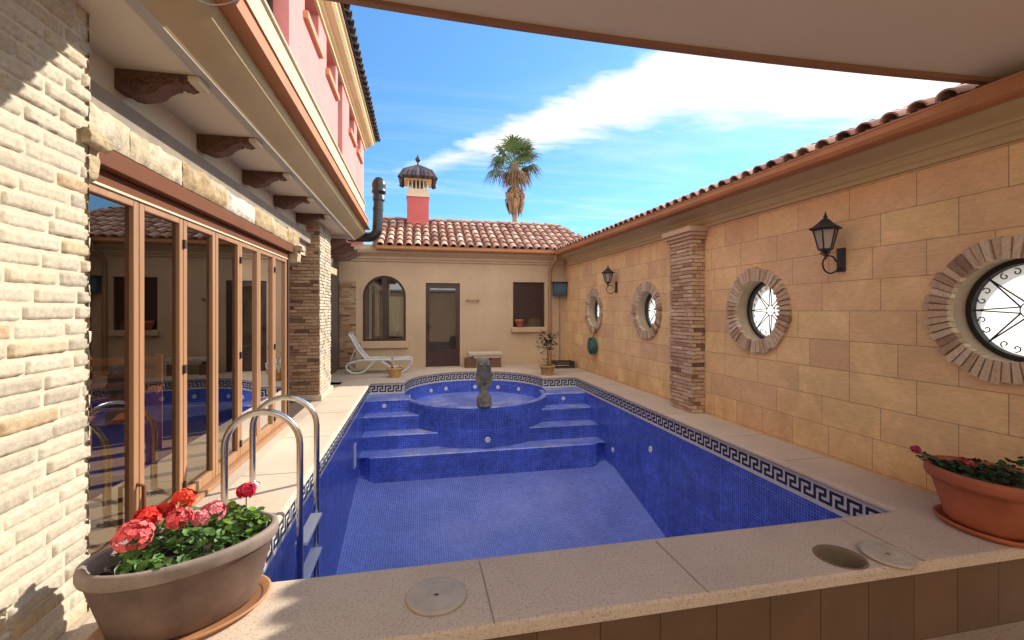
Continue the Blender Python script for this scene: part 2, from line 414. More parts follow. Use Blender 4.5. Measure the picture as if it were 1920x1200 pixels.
# ------------------------------------------------------------------ mesh helpers
class MB:
    def __init__(s): s.v = []; s.f = []; s.t = []; s.uv = []; s.sm = []; s.mi = []; s.cur = 0
    def add(s, verts, faces, tint=0.5, uvs=None, smooth=False):
        o = len(s.v); s.v.extend([tuple(v) for v in verts])
        for i, f in enumerate(faces):
            s.f.append(tuple(o + k for k in f)); s.t.append(tint if not callable(tint) else tint())
            s.uv.append(uvs[i] if uvs else None); s.sm.append(smooth); s.mi.append(s.cur)
    def box(s, x0, x1, y0, y1, z0, z1, tint=0.5):
        v = [(x0, y0, z0), (x1, y0, z0), (x1, y1, z0), (x0, y1, z0), (x0, y0, z1), (x1, y0, z1), (x1, y1, z1), (x0, y1, z1)]
        s.add(v, [(3, 2, 1, 0), (4, 5, 6, 7), (0, 1, 5, 4), (1, 2, 6, 5), (2, 3, 7, 6), (3, 0, 4, 7)], tint)
        return s
    def obox(s, c, ax, hx, hy, hz, tint=0.5):
        """box with its own axes: ax = (ux, uy, uz) unit vectors"""
        c = Vector(c); v = []
        for dz in (-1, 1):
            for dx, dy in ((-1, -1), (1, -1), (1, 1), (-1, 1)):
                v.append(c + ax[0] * hx * dx + ax[1] * hy * dy + ax[2] * hz * dz)
        s.add(v, [(3, 2, 1, 0), (4, 5, 6, 7), (0, 1, 5, 4), (1, 2, 6, 5), (2, 3, 7, 6), (3, 0, 4, 7)], tint)
        return s
    def tube(s, pts, r, n=12, closed=False, caps=True, tint=0.5):
        pts = [Vector(p) for p in pts]
        rs = r if isinstance(r, (list, tuple)) else [r] * len(pts)
        N = len(pts); rings = []
        up = None; verts = []
        for i, p in enumerate(pts):
            if closed: d = pts[(i + 1) % N] - pts[i - 1]
            else: d = pts[min(i + 1, N - 1)] - pts[max(i - 1, 0)]
            d.normalize()
            if up is None:
                up = Vector((0, 0, 1)) if abs(d.z) < 0.9 else Vector((1, 0, 0))
            a = d.cross(up)
            if a.length < 1e-6: a = d.orthogonal()
            a.normalize(); b = a.cross(d); up = b
            for k in range(n):
                th = 2 * math.pi * k / n
                verts.append(p + (a * math.cos(th) + b * math.sin(th)) * rs[i])
        faces = []
        for i in range(N if closed else N - 1):
            j = (i + 1) % N
            for k in range(n):
                faces.append((i * n + k, i * n + (k + 1) % n, j * n + (k + 1) % n, j * n + k))
        s.add(verts, faces, tint, smooth=True)
        if caps and not closed:
            s.add([verts[k] for k in range(n)], [tuple(range(n))], tint)
            s.add([verts[(N - 1) * n + k] for k in range(n)], [tuple(reversed(range(n)))], tint)
        return s
    def lathe(s, prof, c=(0, 0, 0), n=32, sx=1, sy=1, rot=0, tint=0.5, smooth=True, sides=None, fn=None):
        verts = []
        cr, sr = math.cos(rot), math.sin(rot)
        for r, z in prof:
            for k in range(n):
                th = 2 * math.pi * k / n
                x, y = r * math.cos(th) * sx, r * math.sin(th) * sy
                p = Vector((c[0] + x * cr - y * sr, c[1] + x * sr + y * cr, c[2] + z))
                if fn: p = fn(p, th, z)
                verts.append(p)
        faces = []
        for i in range(len(prof) - 1):
            for k in range(n):
                faces.append((i * n + k, i * n + (k + 1) % n, (i + 1) * n + (k + 1) % n, (i + 1) * n + k))
        s.add(verts, faces, tint, smooth=smooth)
        return s
    def prism(s, poly, fn, a, b, tint=0.5, smooth=False):
        """extrude a 2D outline: fn(u, v, w) -> point, w from a to b"""
        n = len(poly)
        v = [fn(u, w, a) for u, w in poly] + [fn(u, w, b) for u, w in poly]
        f = [tuple(range(n))[::-1], tuple(range(n, 2 * n))]
        s.add(v, f, tint)
        s.add(v, [(i, (i + 1) % n, n + (i + 1) % n, n + i) for i in range(n)], tint, smooth=smooth)
        return s
    def sweep(s, prof, fn, ws, tint=0.5, smooth=True):
        """open profile (u, v) carried along stations w"""
        n = len(prof); v = []
        for w in ws: v += [fn(u, q, w) for u, q in prof]
        f = [(i * n + k, i * n + k + 1, (i + 1) * n + k + 1, (i + 1) * n + k) for i in range(len(ws) - 1) for k in range(n - 1)]
        s.add(v, f, tint, smooth=smooth); return s
    def ball(s, c, r, nu=12, nv=8, tint=0.5, sq=(1, 1, 1)):
        prof = [(r * math.sin(math.pi * i / nv), -r * math.cos(math.pi * i / nv)) for i in range(nv + 1)]
        s.lathe([(p[0] + 1e-5, p[1] * sq[2]) for p in prof], c, nu, sq[0], sq[1], tint=tint); return s
    def build(s, name, mat, parent=None, recalc=True, bevel=0.0):
        me = bpy.data.meshes.new(name)
        me.from_pydata(s.v, [], s.f)
        uvl = me.uv_layers.new(name='UVMap')
        at = me.attributes.new('tint', 'FLOAT', 'FACE')
        at.data.foreach_set('value', s.t)
        me.polygons.foreach_set('use_smooth', s.sm)
        me.polygons.foreach_set('material_index', s.mi)
        for p in me.polygons:
            u = s.uv[p.index]
            if u is None:
                nrm = p.normal; a = max(range(3), key=lambda i: abs(nrm[i]))
                ij = ((1, 2), (0, 2), (0, 1))[a]
                for li in p.loop_indices:
                    co = me.vertices[me.loops[li].vertex_index].co
                    uvl.data[li].uv = (co[ij[0]], co[ij[1]])
            else:
                for q, li in zip(u, p.loop_indices): uvl.data[li].uv = q
        if recalc:
            bm = bmesh.new(); bm.from_mesh(me)
            bmesh.ops.recalc_face_normals(bm, faces=bm.faces)
            bm.to_mesh(me); bm.free()
        for m in (mat if isinstance(mat, (list, tuple)) else [mat]): me.materials.append(m)
        o = bpy.data.objects.new(name, me); COL.objects.link(o)
        if parent: o.parent = parent
        if bevel:
            md = o.modifiers.new('bevel', 'BEVEL'); md.width = bevel; md.segments = 2; md.limit_method = 'ANGLE'; md.angle_limit = R(40)
        return o


def tag(o, label=None, cat=None, group=None, kind=None):
    if label: o['label'] = label
    if cat: o['category'] = cat
    if group: o['group'] = group
    if kind: o['kind'] = kind
    return o


def thing(name, label, cat, loc=(0, 0, 0), rz=0, group=None):
    o = bpy.data.objects.new(name, None); COL.objects.link(o)
    o.location = loc; o.rotation_euler = (0, 0, rz)
    o.empty_display_size = 0.1
    return tag(o, label, cat, group)


def copy_tree(o, parent=None):
    c = o.copy(); COL.objects.link(c)
    if parent: c.parent = parent
    for ch in list(o.children): copy_tree(ch, c)
    return c


def brick_skin(mb, o, u, v, n, W, H, bl, bh, gap, depth, jit=0.006, fine=False, ragged=0.0, seed=1, hole=None, rows=None):
    """courses of separate bricks on the rectangle o + u*W + v*H, standing out along n"""
    rnd = random.Random(seed)
    o, u, v, n = Vector(o), Vector(u), Vector(v), Vector(n)
    rws = max(1, round(H / (bh + gap))); ph = H / rws
    for r in range(rws):
        x = -bl * (0.5 if r % 2 else 0.0) - rnd.uniform(0, 0.25) * bl
        while x < W:
            L = bl * rnd.uniform(0.78, 1.15)
            a, b = max(0, x), min(W, x + L - gap)
            x += L
            if b - a < 0.025: continue
            z0 = r * ph + gap * 0.5 + rnd.uniform(-1, 1) * jit * 0.4; z1 = (r + 1) * ph - gap * 0.5 + rnd.uniform(-1, 1) * jit * 0.4
            d = depth + rnd.uniform(-1, 1) * jit
            tn = rnd.random()
            if not fine:
                j = lambda: rnd.uniform(-1, 1) * jit * 0.5
                v0 = [o + u * (a) + v * z0, o + u * b + v * z0, o + u * b + v * z1, o + u * a + v * z1]
                v1 = [p + n * (d + j()) + u * j() + v * j() for p in v0]
                mb.add(v0 + v1, [(4, 5, 6, 7), (0, 1, 5, 4), (1, 2, 6, 5), (2, 3, 7, 6), (3, 0, 4, 7)], tn)
            else:
                nx, ny = max(4, int((b - a) / 0.012)), 6
                vs = []
                off = Vector((rnd.uniform(-50, 50), rnd.uniform(-50, 50), 0))
                for jy in range(ny + 1):
                    for ix in range(nx + 1):
                        fu, fv = ix / nx, jy / ny
                        ex = min(fu, 1 - fu) * (b - a); ez = min(fv, 1 - fv) * (z1 - z0)
                        e = min(1, min(ex, ez) / 0.006)
                        pu, pv = a + (b - a) * fu, z0 + (z1 - z0) * fv
                        q = Vector((pu * 14, pv * 14, 0)) + off
                        nz = noise.noise(q) * 0.5 + noise.noise(q * 2.7) * 0.3
                        h = d * (0.1 + 0.9 * math.sqrt(e)) + nz * 0.010
                        wx = noise.noise(q * 1.3 + Vector((9, 3, 1))) * 0.006; wz = noise.noise(q * 1.3 + Vector((2, 8, 5))) * 0.007
                        k = 0 if e > 0.5 else 1
                        vs.append(o + u * (pu + wx * (1 - e)) + v * (pv + wz * (1 - e)) + n * (h if e > 0.01 else 0.002))
                fs = [(jy * (nx + 1) + ix, jy * (nx + 1) + ix + 1, (jy + 1) * (nx + 1) + ix + 1, (jy + 1) * (nx + 1) + ix) for jy in range(ny) for ix in range(nx)]
                mb.add(vs, fs, tn, smooth=True)


def tiles(mb, pan, o, along, up, nrm, W, L, pitch=0.217, row=0.34, r0=0.085, r1=0.068, seed=3, seg=8, front=True):
    """barrel roof tiles: covers over pans on the slope o + along*W + up*L"""
    rnd = random.Random(seed)
    o, along, up, nrm = Vector(o), Vector(along).normalized(), Vector(up).normalized(), Vector(nrm).normalized()
    ncol = round(W / pitch); nrow = max(1, math.ceil(L / row))
    for c in range(ncol):
        for k in range(nrow):
            x = (c + 0.5) * W / ncol + rnd.uniform(-1, 1) * 0.008
            y0 = k * row - rnd.uniform(0, 0.015); y1 = min(L, (k + 1) * row + 0.05)
            lift0, lift1 = 0.030, 0.004
            tn = rnd.random()
            vs = []; th = 0.014
            for (y, rr, lf) in ((y0, r0, lift0), (y1, r1, lift1)):
                for i in range(seg + 1):
                    a = math.pi * i / seg
                    vs.append(o + along * (x - math.cos(a) * rr) + up * y + nrm * (math.sin(a) * rr * 0.85 + lf))
                for i in range(seg + 1):
                    a = math.pi * i / seg
                    vs.append(o + along * (x - math.cos(a) * (rr - th)) + up * y + nrm * (math.sin(a) * (rr - th) * 0.85 + lf))
            m = seg + 1
            fs = []
            for i in range(seg):
                fs.append((i, i + 1, 2 * m + i + 1, 2 * m + i))
                fs.append((m + i, 3 * m + i, 3 * m + i + 1, m + i + 1))
            mb.add(vs, fs, tn, smooth=True)
            mb.add(vs, [(i, m + i, m + i + 1, i + 1) for i in range(seg)], tn * 0.8)
    if pan is not None:
        # pans: shallow channels between covers
        for c in range(ncol + 1):
            for k in range(nrow):
                x = c * W / ncol
                y0 = k * row - 0.03; y1 = min(L, (k + 1) * row + 0.02)
                vs = []
                for (y, lf) in ((y0, 0.012), (y1, -0.006)):
                    for i in range(5):
                        a = math.pi * i / 4
                        vs.append(o + along * (x - math.cos(a) * 0.075) + up * y + nrm * (-math.sin(a) * 0.035 + lf + 0.02))
                pan.cur = 1; pan.add(vs, [(i, i + 1, 5 + i + 1, 5 + i) for i in range(4)], rnd.random() * 0.6, smooth=True); pan.cur = 0


# ------------------------------------------------------------------ ground
g = MB()
H0 = -0.45
hx0, hx1, hy0, hy1 = -1.40, 3.80, 2.05, 11.3
for x0, x1, y0, y1 in ((-400, hx0, -400, 800), (hx1, 400, -400, 800), (hx0, hx1, -400, hy0), (hx0, hx1, hy1, 800)):
    g.add([(x0, y0, H0), (x1, y0, H0), (x1, y1, H0), (x0, y1, H0)], [(0, 1, 2, 3)])
tag(g.build('ground', M['ground'], recalc=False), kind='structure')

# ------------------------------------------------------------------ swimming pool
PX0, PX1, PY0, PY1 = -0.95, 3.30, 2.48, 9.15
TC = (1.15, 9.1); TR = 1.43
CW = 0.52
arc_l = math.acos(-1) ; 
a_end = math.asin((PY1 - TC[1]) / TR)
arc = [(TC[0] + TR * math.cos(a), TC[1] + TR * math.sin(a)) for a in [math.pi - a_end - (math.pi - 2 * a_end) * i / 48 for i in range(49)]]


def fillet(pts, i, r, n=8):
    p, a, b = Vector(pts[i]), Vector(pts[i - 1]), Vector(pts[(i + 1) % len(pts)])
    u, w = (a - p).normalized(), (b - p).normalized()
    ang = math.acos(max(-1, min(1, u.dot(w)))); d = r / math.tan(ang / 2)
    s, e = p + u * d, p + w * d
    return [tuple(s.lerp(p, k / n).lerp(p.lerp(e, k / n), k / n)) for k in range(n + 1)]


outline = [(PX0, PY0), (PX0, PY1)] + arc + [(PX1, PY1), (PX1, PY0)]
base = outline
out2 = []
for i, p in enumerate(base):
    if i == 0 or i == len(base) - 1: out2 += fillet(base, i, 0.09, 5)
    elif i == 1 or i == len(base) - 2: out2 += fillet(base, i, 0.10, 5)
    elif i == 2 or i == len(base) - 3: out2 += [p]
    else: out2.append(p)
outline = out2


def normals(pts):
    n = len(pts); res = []
    for i in range(n):
        a, p, b = Vector(pts[i - 1]), Vector(pts[i]), Vector(pts[(i + 1) % n])
        d1, d2 = (p - a).normalized(), (b - p).normalized()
        n1, n2 = Vector((d1.y, -d1.x)), Vector((d2.y, -d2.x))
        m = (n1 + n2)
        if m.length < 1e-6: m = n1
        m.normalize()
        k = 1 / max(0.5, m.dot(n1))
        res.append(m * k)
    return res       # point into the basin


NRM = normals(outline)
pool = thing('swimming_pool', 'empty blue mosaic swimming pool with a pale stone coping and a round spa', 'swimming pool', (1.2, 5.8, 0))


def rel(mb_obj): return mb_obj


def P(mb, name, mat, parent, **k):
    """link a mesh given in world coordinates under a thing"""
    o = mb.build(name, mat, parent, **k)
    o.matrix_parent_inverse = Matrix.Identity(4)
    if parent is not None:
        mw = Matrix.Translation(parent.location) @ parent.rotation_euler.to_matrix().to_4x4()
        p = parent
        while p.parent is not None:
            p = p.parent
            mw = Matrix.Translation(p.location) @ p.rotation_euler.to_matrix().to_4x4() @ mw
        o.data.transform(mw.inverted())
    return o


# coping with a rounded nose
prof = [(-CW, -0.06), (-CW, -0.012), (-CW + 0.012, 0), (0.008, 0), (0.026, -0.005), (0.036, -0.018), (0.038, -0.032), (0.03, -0.046), (0.0, -0.05)]
cop = MB(); n = len(prof)
vs = []
oc = []     # outward corners squared off
for p, m in zip(outline, NRM):
    for d, z in prof:
        q = Vector(p) + m * d
        x, y = q
        if d < -0.3:
            if p[1] > 9.1 and PX0 + 0.4 < p[0] < PX1 - 0.4:
                yo = PY1 - d; xo = math.sqrt((TR - d) ** 2 - (yo - TC[1]) ** 2)
                if y < yo + 1e-4 or abs(x - TC[0]) > xo: x, y = TC[0] + math.copysign(xo, p[0] - TC[0]), yo
            if p[1] < 3: y = 1.96 + (0.52 + d)
            if p[0] < -0.80 and p[1] < 9.0 or p[0] < PX0 + 0.01: x = PX0 + d
            if p[0] > 3.2 and p[1] < 9.2: x = PX1 + d * -1
        vs.append((x, y, z))
N = len(outline)
cop.add(vs, [(i * n + k, i * n + k + 1, ((i + 1) % N) * n + k + 1, ((i + 1) % N) * n + k) for i in range(N) for k in range(n - 1)], smooth=False)
# the open skimmer well is a real hole, cut below
cop_o = P(cop, 'coping', M['coping'], pool)


def cut(o, cutters):
    bpy.context.view_layer.update()
    for c in cutters:
        md = o.modifiers.new('cut', 'BOOLEAN'); md.operation = 'DIFFERENCE'; md.object = c; md.solver = 'EXACT'
    bpy.context.view_layer.update()
    dg = bpy.context.evaluated_depsgraph_get()
    me = bpy.data.meshes.new_from_object(o.evaluated_get(dg))
    o.modifiers.clear(); old = o.data; o.data = me; me.name = old.name
    for c in cutters: bpy.data.objects.remove(c, do_unlink=True)


# joints between coping slabs (thin filled lines)
def joint(*b):
    jt = MB(); jt.box(*b)
    P(jt, 'joint', M['joint'], cop_o)
for x in (0.33, 1.40, 2.75): joint(x - 0.0035, x + 0.0035, 1.965, 2.47, 0.0008, 0.0022)
for y in (3.35, 4.15, 5.3, 6.5, 7.7):
    joint(-1.46, -0.97, y - 0.003, y + 0.003, 0.0008, 0.0022)
    joint(3.32, 3.815, y + 0.2, y + 0.206, 0.0008, 0.0022)

# basin walls
def floor_z(y):
    if y > 7.2: return -1.40
    return -1.40 - (7.2 - y) * 0.235 if y > 4.2 else -2.105


BT = -0.245       # bottom of the key band
wl = MB(); s_acc = 0
for i in range(N):
    a, b = outline[i], outline[(i + 1) % N]
    L = math.dist(a, b)
    zt = -0.045
    mid = ((a[0] + b[0]) / 2, (a[1] + b[1]) / 2)
    segs = max(1, int(L / 0.5))
    for k in range(segs):
        p0 = (a[0] + (b[0] - a[0]) * k / segs, a[1] + (b[1] - a[1]) * k / segs)
        p1 = (a[0] + (b[0] - a[0]) * (k + 1) / segs, a[1] + (b[1] - a[1]) * (k + 1) / segs)
        z0 = -2.2
        u0, u1 = s_acc + L * k / segs, s_acc + L * (k + 1) / segs
        wl.add([(*p0, z0), (*p1, z0), (*p1, zt), (*p0, zt)], [(0, 1, 2, 3)], uvs=[[(u0, z0), (u1, z0), (u1, zt), (u0, zt)]], smooth=False)
    s_acc += L
P(wl, 'basin_wall', M['mosaic'], pool)
fl = MB()
ys = [2.45, 3.2, 4.0, 4.4, 4.8, 5.2, 5.6, 6.0, 6.4, 6.8, 7.0, 7.2, 7.6]
xs = [-0.97 + 4.29 * i / 16 for i in range(17)]
vv = []
for y in ys:
    for x in xs:
        e = min(x + 0.95, 3.3 - x)
        vv.append((x, y, floor_z(y) + 0.10 * max(0, 1 - max(0, e) / 0.12) ** 2))
w_ = len(xs)
fl.add(vv, [(j * w_ + i, j * w_ + i + 1, (j + 1) * w_ + i + 1, (j + 1) * w_ + i) for j in range(len(ys) - 1) for i in range(w_ - 1)], smooth=True,
       uvs=[[(xs[i], ys[j]), (xs[i + 1], ys[j]), (xs[i + 1], ys[j + 1]), (xs[i], ys[j + 1])] for j in range(len(ys) - 1) for i in range(w_ - 1)])
P(fl, 'basin_floor', M['mosaic_floor'], pool)

# Greek key band on all walls
KEY = ['#####.', '#...#.', '#.###.', '#.#...', '#.####']
cell = 0.0253
kw, kb = MB(), MB()
# arc-length table
tab = [(0, outline[0])]
for i in range(N):
    tab.append((tab[-1][0] + math.dist(outline[i], outline[(i + 1) % N]), outline[(i + 1) % N]))
TOT = tab[-1][0]


def at_s(s, off):
    s = s % TOT
    lo, hi = 0, len(tab) - 2
    while lo < hi:
        m = (lo + hi + 1) // 2
        if tab[m][0] <= s: lo = m
        else: hi = m - 1
    (s0, a), (s1, b) = tab[lo], tab[lo + 1]
    f = (s - s0) / max(1e-9, s1 - s0)
    d = (Vector(b) - Vector(a)).normalized()
    return Vector(a).lerp(Vector(b), f) + Vector((d.y, -d.x)) * off


zt = -0.05; zk = -0.078
for i in range(N):
    a, b = Vector(outline[i]), Vector(outline[(i + 1) % N])
    a2, b2 = a + NRM[i] * 0.006, b + NRM[(i + 1) % N] * 0.006
    kw.add([(*a2, BT), (*b2, BT), (*b2, zt), (*a2, zt)], [(0, 1, 2, 3)])
    kw.add([(*a, BT), (*b, BT), (*b2, BT), (*a2, BT)], [(0, 1, 2, 3)])
per = TOT / round(TOT / (6 * cell)); cl = per / 6
for q in range(round(TOT / per)):
    for r, row in enumerate(KEY):
        c = 0
        while c < 6:
            if row[c] == '#':
                c1 = c
                while c1 + 1 < 6 and row[c1 + 1] == '#': c1 += 1
                for cc in range(c, c1 + 1):
                    sA, sB = q * per + cc * cl, q * per + (cc + 1) * cl
                    pa, pb = at_s(sA, 0.0085), at_s(sB, 0.0085)
                    z1 = zk - r * cell; z0 = z1 - cell
                    kb.add([(*pa, z0), (*pb, z0), (*pb, z1), (*pa, z1)], [(0, 1, 2, 3)])
                c = c1 + 1
            else: c += 1
band = P(kw, 'tile_border', M['key_white'], pool)
P(kb, 'greek_key_pattern', M['key_black'], band)

# steps either side of the spa
ST = [(7.55, -0.98), (7.93, -0.73), (8.25, -0.48), (8.56, -0.25)]
zprev = -1.45
for i, (y, z) in enumerate(ST):
    s_ = MB()
    y1 = 9.16
    ycs = [y + (y1 - y) * k / 24 for k in range(25)]
    def half(yy):
        d = TR * TR - (yy - TC[1]) ** 2
        return math.sqrt(d) - 0.012 if d > 0.0004 else 0.0
    for sg in (-1, 1):
        if i: s_ = MB()
        wx = PX0 + 0.002 if sg < 0 else PX1 - 0.002
        def xe(yy): return TC[0] + sg * half(yy)
        # riser, its worn nosing and the tread
        x0, x1 = wx, xe(y)
        nose = [(y, zprev - 0.05, 0), (y - 0.004, z - 0.018, 0), (y + 0.012, z, 1)]
        K = 12
        for (ya, za, _), (yb_, zb_, mi) in zip(nose, nose[1:]):
            s_.cur = mi
            for k in range(K):
                f0, f1 = k / K, (k + 1) / K
                rd = lambda f: 0.14 * max(0, 1 - f / 0.12) ** 2 if i == 0 else 0
                xa, xb = x0 + (x1 - x0) * f0, x0 + (x1 - x0) * f1
                s_.add([(xa, ya + rd(f0), za), (xb, ya + rd(f1), za), (xb, yb_ + rd(f1), zb_), (xa, yb_ + rd(f0), zb_)], [(0, 1, 2, 3)])
        s_.cur = 1
        for (ya, yb_) in zip(ycs, ycs[1:]):
            ya2 = max(ya, y + 0.012)
            s_.add([(wx, ya2, z), (xe(ya), ya2, z), (xe(yb_), yb_, z), (wx, yb_, z)], [(0, 1, 2, 3)])
        if i or sg > 0: P(s_, 'step', [M['mosaic'], M['mosaic_tread']], pool)
    zprev = z

# round spa tub
tb = MB()
nT = 96; ro, ri = TR, TR - 0.10
def ring(mb, r0, z0, r1, z1, a0=0, a1=2 * math.pi, cur=0, n=nT):
    mb.cur = cur
    for k in range(n):
        A, B = a0 + (a1 - a0) * k / n, a0 + (a1 - a0) * (k + 1) / n
        v = [(TC[0] + r0 * math.cos(A), TC[1] + r0 * math.sin(A), z0), (TC[0] + r0 * math.cos(B), TC[1] + r0 * math.sin(B), z0),
             (TC[0] + r1 * math.cos(B), TC[1] + r1 * math.sin(B), z1), (TC[0] + r1 * math.cos(A), TC[1] + r1 * math.sin(A), z1)]
        rr = max(r0, r1)
        if abs(z1 - z0) > abs(r1 - r0): uv = [(A * rr, z0), (B * rr, z0), (B * rr, z1), (A * rr, z1)]
        else: uv = [(q[0], q[1]) for q in v]
        mb.add(v, [(0, 1, 2, 3)], uvs=[uv], smooth=True)
RZ = -0.27
ring(tb, ro + 0.0, -1.1, ro, RZ - 0.02, math.pi - 0.02, 2 * math.pi + 0.02)
ring(tb, ro, RZ - 0.02, ro - 0.02, RZ, math.pi - 0.02, 2 * math.pi + 0.02, 1)
ring(tb, ro - 0.02, RZ, ri + 0.02, RZ, math.pi - 0.02, 2 * math.pi + 0.02, 1)
ring(tb, ri + 0.02, RZ, ri, RZ - 0.02, math.pi - 0.02, 2 * math.pi + 0.02, 1)
ring(tb, ri, RZ - 0.02, ri, -0.53, math.pi - 0.02, 2 * math.pi + 0.02)
ring(tb, ro - 0.012, -0.52, 0.01, -0.52, 0, 2 * math.pi, 1)
tub = P(tb, 'spa_tub', [M['mosaic'], M['mosaic_tread'], M['mosaic_floor']], pool)


def jet(x, y, z, nx, ny, r=0.035, name='water_jet', par=pool):
    nv = Vector((nx, ny, 0)).normalized(); t = Vector((-nv.y, nv.x, 0)); up = Vector((0, 0, 1))
    m = MB()
    for (ra, rb, d0, d1) in ((r, r * 0.85, 0.0, 0.012), (r * 0.85, r * 0.5, 0.012, 0.012), (r * 0.5, r * 0.42, 0.012, 0.004)):
        c = Vector((x, y, z)); v = []
        for rr, d in ((ra, d0), (rb, d1)):
            for k in range(16):
                th = 2 * math.pi * k / 16
                v.append(c + nv * d + (t * math.cos(th) + up * math.sin(th)) * rr)
        m.add(v, [(k, (k + 1) % 16, 16 + (k + 1) % 16, 16 + k) for k in range(16)], smooth=True)
    m.add([Vector((x, y, z)) + nv * 0.005 + (t * math.cos(2 * math.pi * k / 16) + up * math.sin(2 * math.pi * k / 16)) * r * 0.45 for k in range(16)], [tuple(range(16))])
    return P(m, name, M['fitting'], par)


for deg in (160, 128, 112, 84, 62, 40):
    A = R(deg)
    jet(TC[0] + (TR - 0.004) * math.cos(A), TC[1] + (TR - 0.004) * math.sin(A), -0.40, -math.cos(A), -math.sin(A), 0.045)
jet(-0.62, 8.555, -0.36, 0, -1, 0.04); jet(2.83, 8.555, -0.36, 0, -1, 0.04)
jet(TC[0] + 0.02, TC[1] - TR - 0.002, -0.84, 0, -1, 0.05)
jet(3.298, 5.96, -0.62, -1, 0, 0.05)
jet(3.298, 7.25, -1.02, -1, 0, 0.045)
li = MB(); li.box(-0.949, -0.935, 7.05, 7.2, -0.98, -0.62)
P(li, 'wall_light', M['fitting'], pool, bevel=0.006)

# tiled apron wall carrying the front coping
ap = MB(); ap.box(-1.46, 3.82, 1.985, 2.06, -0.60, -0.052)
P(ap, 'front_wall', M['apron'], pool)

# deck round the pool
dk = MB()
dk.box(-2.3, -1.38, 1.95, 9.3, -0.2, -0.008)
bx = [(-2.6, 9.1)] + [(-1.45, 9.1)]
edge = [(x, y) for (x, y) in [(-2.6, 9.0), (-1.40, 9.0)]]
for p, m in zip(outline, NRM):
    if p[1] >= 9.0 and (PX0 - 0.01 <= p[0] <= PX1 + 0.01):
        q = Vector(p) + m * -0.30
        if not edge or q.x > edge[-1][0] + 1e-4: edge.append((q.x, q.y))
edge.append((3.83, 9.3))
for (x0, y0), (x1, y1) in zip(edge, edge[1:]):
    dk.add([(x0, y0, -0.008), (x1, y1, -0.008), (x1, 11.5, -0.008), (x0, 11.5, -0.008)], [(0, 1, 2, 3)])
tag(dk.build('terrace', M['deck']), kind='structure')

# skimmer lids and the open well
def disc_lid(name, label, x, y, r, tilt=0.0, rz=0, z=0.001, h=0.012, group=None):
    m = MB()
    prof = [(0.012, h * 0.55), (0.014, h), (r * 0.30, h), (r * 0.32, h * 0.86), (r * 0.36, h), (r * 0.72, h), (r * 0.74, h * 0.86), (r * 0.78, h), (r * 0.96, h), (r, h * 0.7), (r, 0), (0.001, 0)]
    m.lathe(prof, n=48)
    o = m.build(name, M['lid'], None)
    d = MB(); d.lathe([(0.013, h * 0.56), (0.0005, h * 0.56)], n=12)
    k = d.build('finger_hole', M['black'], o)
    o.location = (x, y, z); o.rotation_euler = (tilt, 0, rz)
    return tag(o, label, 'skimmer lid', group)


M['well'] = plain('ochre_well_plastic', (0.20, 0.145, 0.085), 0.7, 0.3, 6, 0.1)
M['lid'] = plain('pale_plastic_lid', (0.50, 0.42, 0.32), 0.6, 0.2, 8, 0.1)
disc_lid('skimmer_lid', 'round pale lid lying closed and flat in the sunlit front coping', 0.085, 2.21, 0.145)
disc_lid('skimmer_lid', 'round pale lid taken off and lying beside the open skimmer hole', 2.60, 2.05, 0.13, R(3), 0.4, 0.007)
cu = MB(); cu.lathe([(0.0001, -0.2), (0.122, -0.2), (0.122, 0.1), (0.0001, 0.1)], (2.33, 2.10, 0), 48)
cu.f.append(tuple(range(0)) ) if False else None
cutter = cu.build('cutter', M['lid'])
try:
    cut(cop_o, [cutter])
except Exception as e:
    print('cut failed', e)
wellm = MB()
wellm.lathe([(0.130, 0.002), (0.128, 0.005), (0.118, 0.005), (0.114, -0.004), (0.110, -0.02), (0.108, -0.42), (0.001, -0.42)], (2.33, 2.10, 0), 48)
P(wellm, 'skimmer_well', M['well'], pool)

# ------------------------------------------------------------------ right boundary wall
WX = 3.82
bw = thing('boundary_wall', 'tall sandstone block wall with a tiled top and round windows along the pool', 'wall', (WX, 6, 0))
RW = [(2.22, 1.395), (4.48, 1.395), (7.03, 1.395), (9.38, 1.395)]
RI, RO = 0.345, 0.49
wall = MB()
zb, ztop = -0.06, 2.95
yedges = [-1.0]
for (y, z) in RW: yedges += [y - 0.6, y + 0.6]
yedges += [11.36]
for i in range(len(yedges) - 1):
    y0, y1 = yedges[i], yedges[i + 1]
    if i % 2 == 0:
        wall.add([(WX, y0, zb), (WX, y1, zb), (WX, y1, ztop), (WX, y0, ztop)], [(0, 1, 2, 3)])
    else:
        yc, zc = RW[i // 2]
        K = 64; inner, outer = [], []
        for k in range(K):
            a = 2 * math.pi * k / K
            cy, cz = math.cos(a), math.sin(a)
            inner.append((WX, yc + RI * cy, zc + RI * cz))
            sy = (0.6 / abs(cy)) if abs(cy) > 1e-6 else 1e9
            sz = ((ztop - zc) / cz) if cz > 1e-6 else (((zc - zb) / -cz) if cz < -1e-6 else 1e9)
            s_ = min(sy, sz)
            outer.append((WX, yc + s_ * cy, zc + s_ * cz))
        # corner points so the panel is a full rectangle
        wall.add(inner + outer, [(k, (k + 1) % K, K + (k + 1) % K, K + k) for k in range(K)])
        for (cy, cz) in ((1, 1), (-1, 1), (-1, -1), (1, -1)):
            corner = (WX, yc + 0.6 * cy, ztop if cz > 0 else zb)
            best = None
            for k in range(K):
                p, q = outer[k], outer[(k + 1) % K]
                if (abs(p[1] - corner[1]) < 1e-6) != (abs(q[1] - corner[1]) < 1e-6) and (abs(p[2] - corner[2]) < 1e-6 or abs(q[2] - corner[2]) < 1e-6):
                    wall.add([p, q, corner], [(0, 1, 2)])
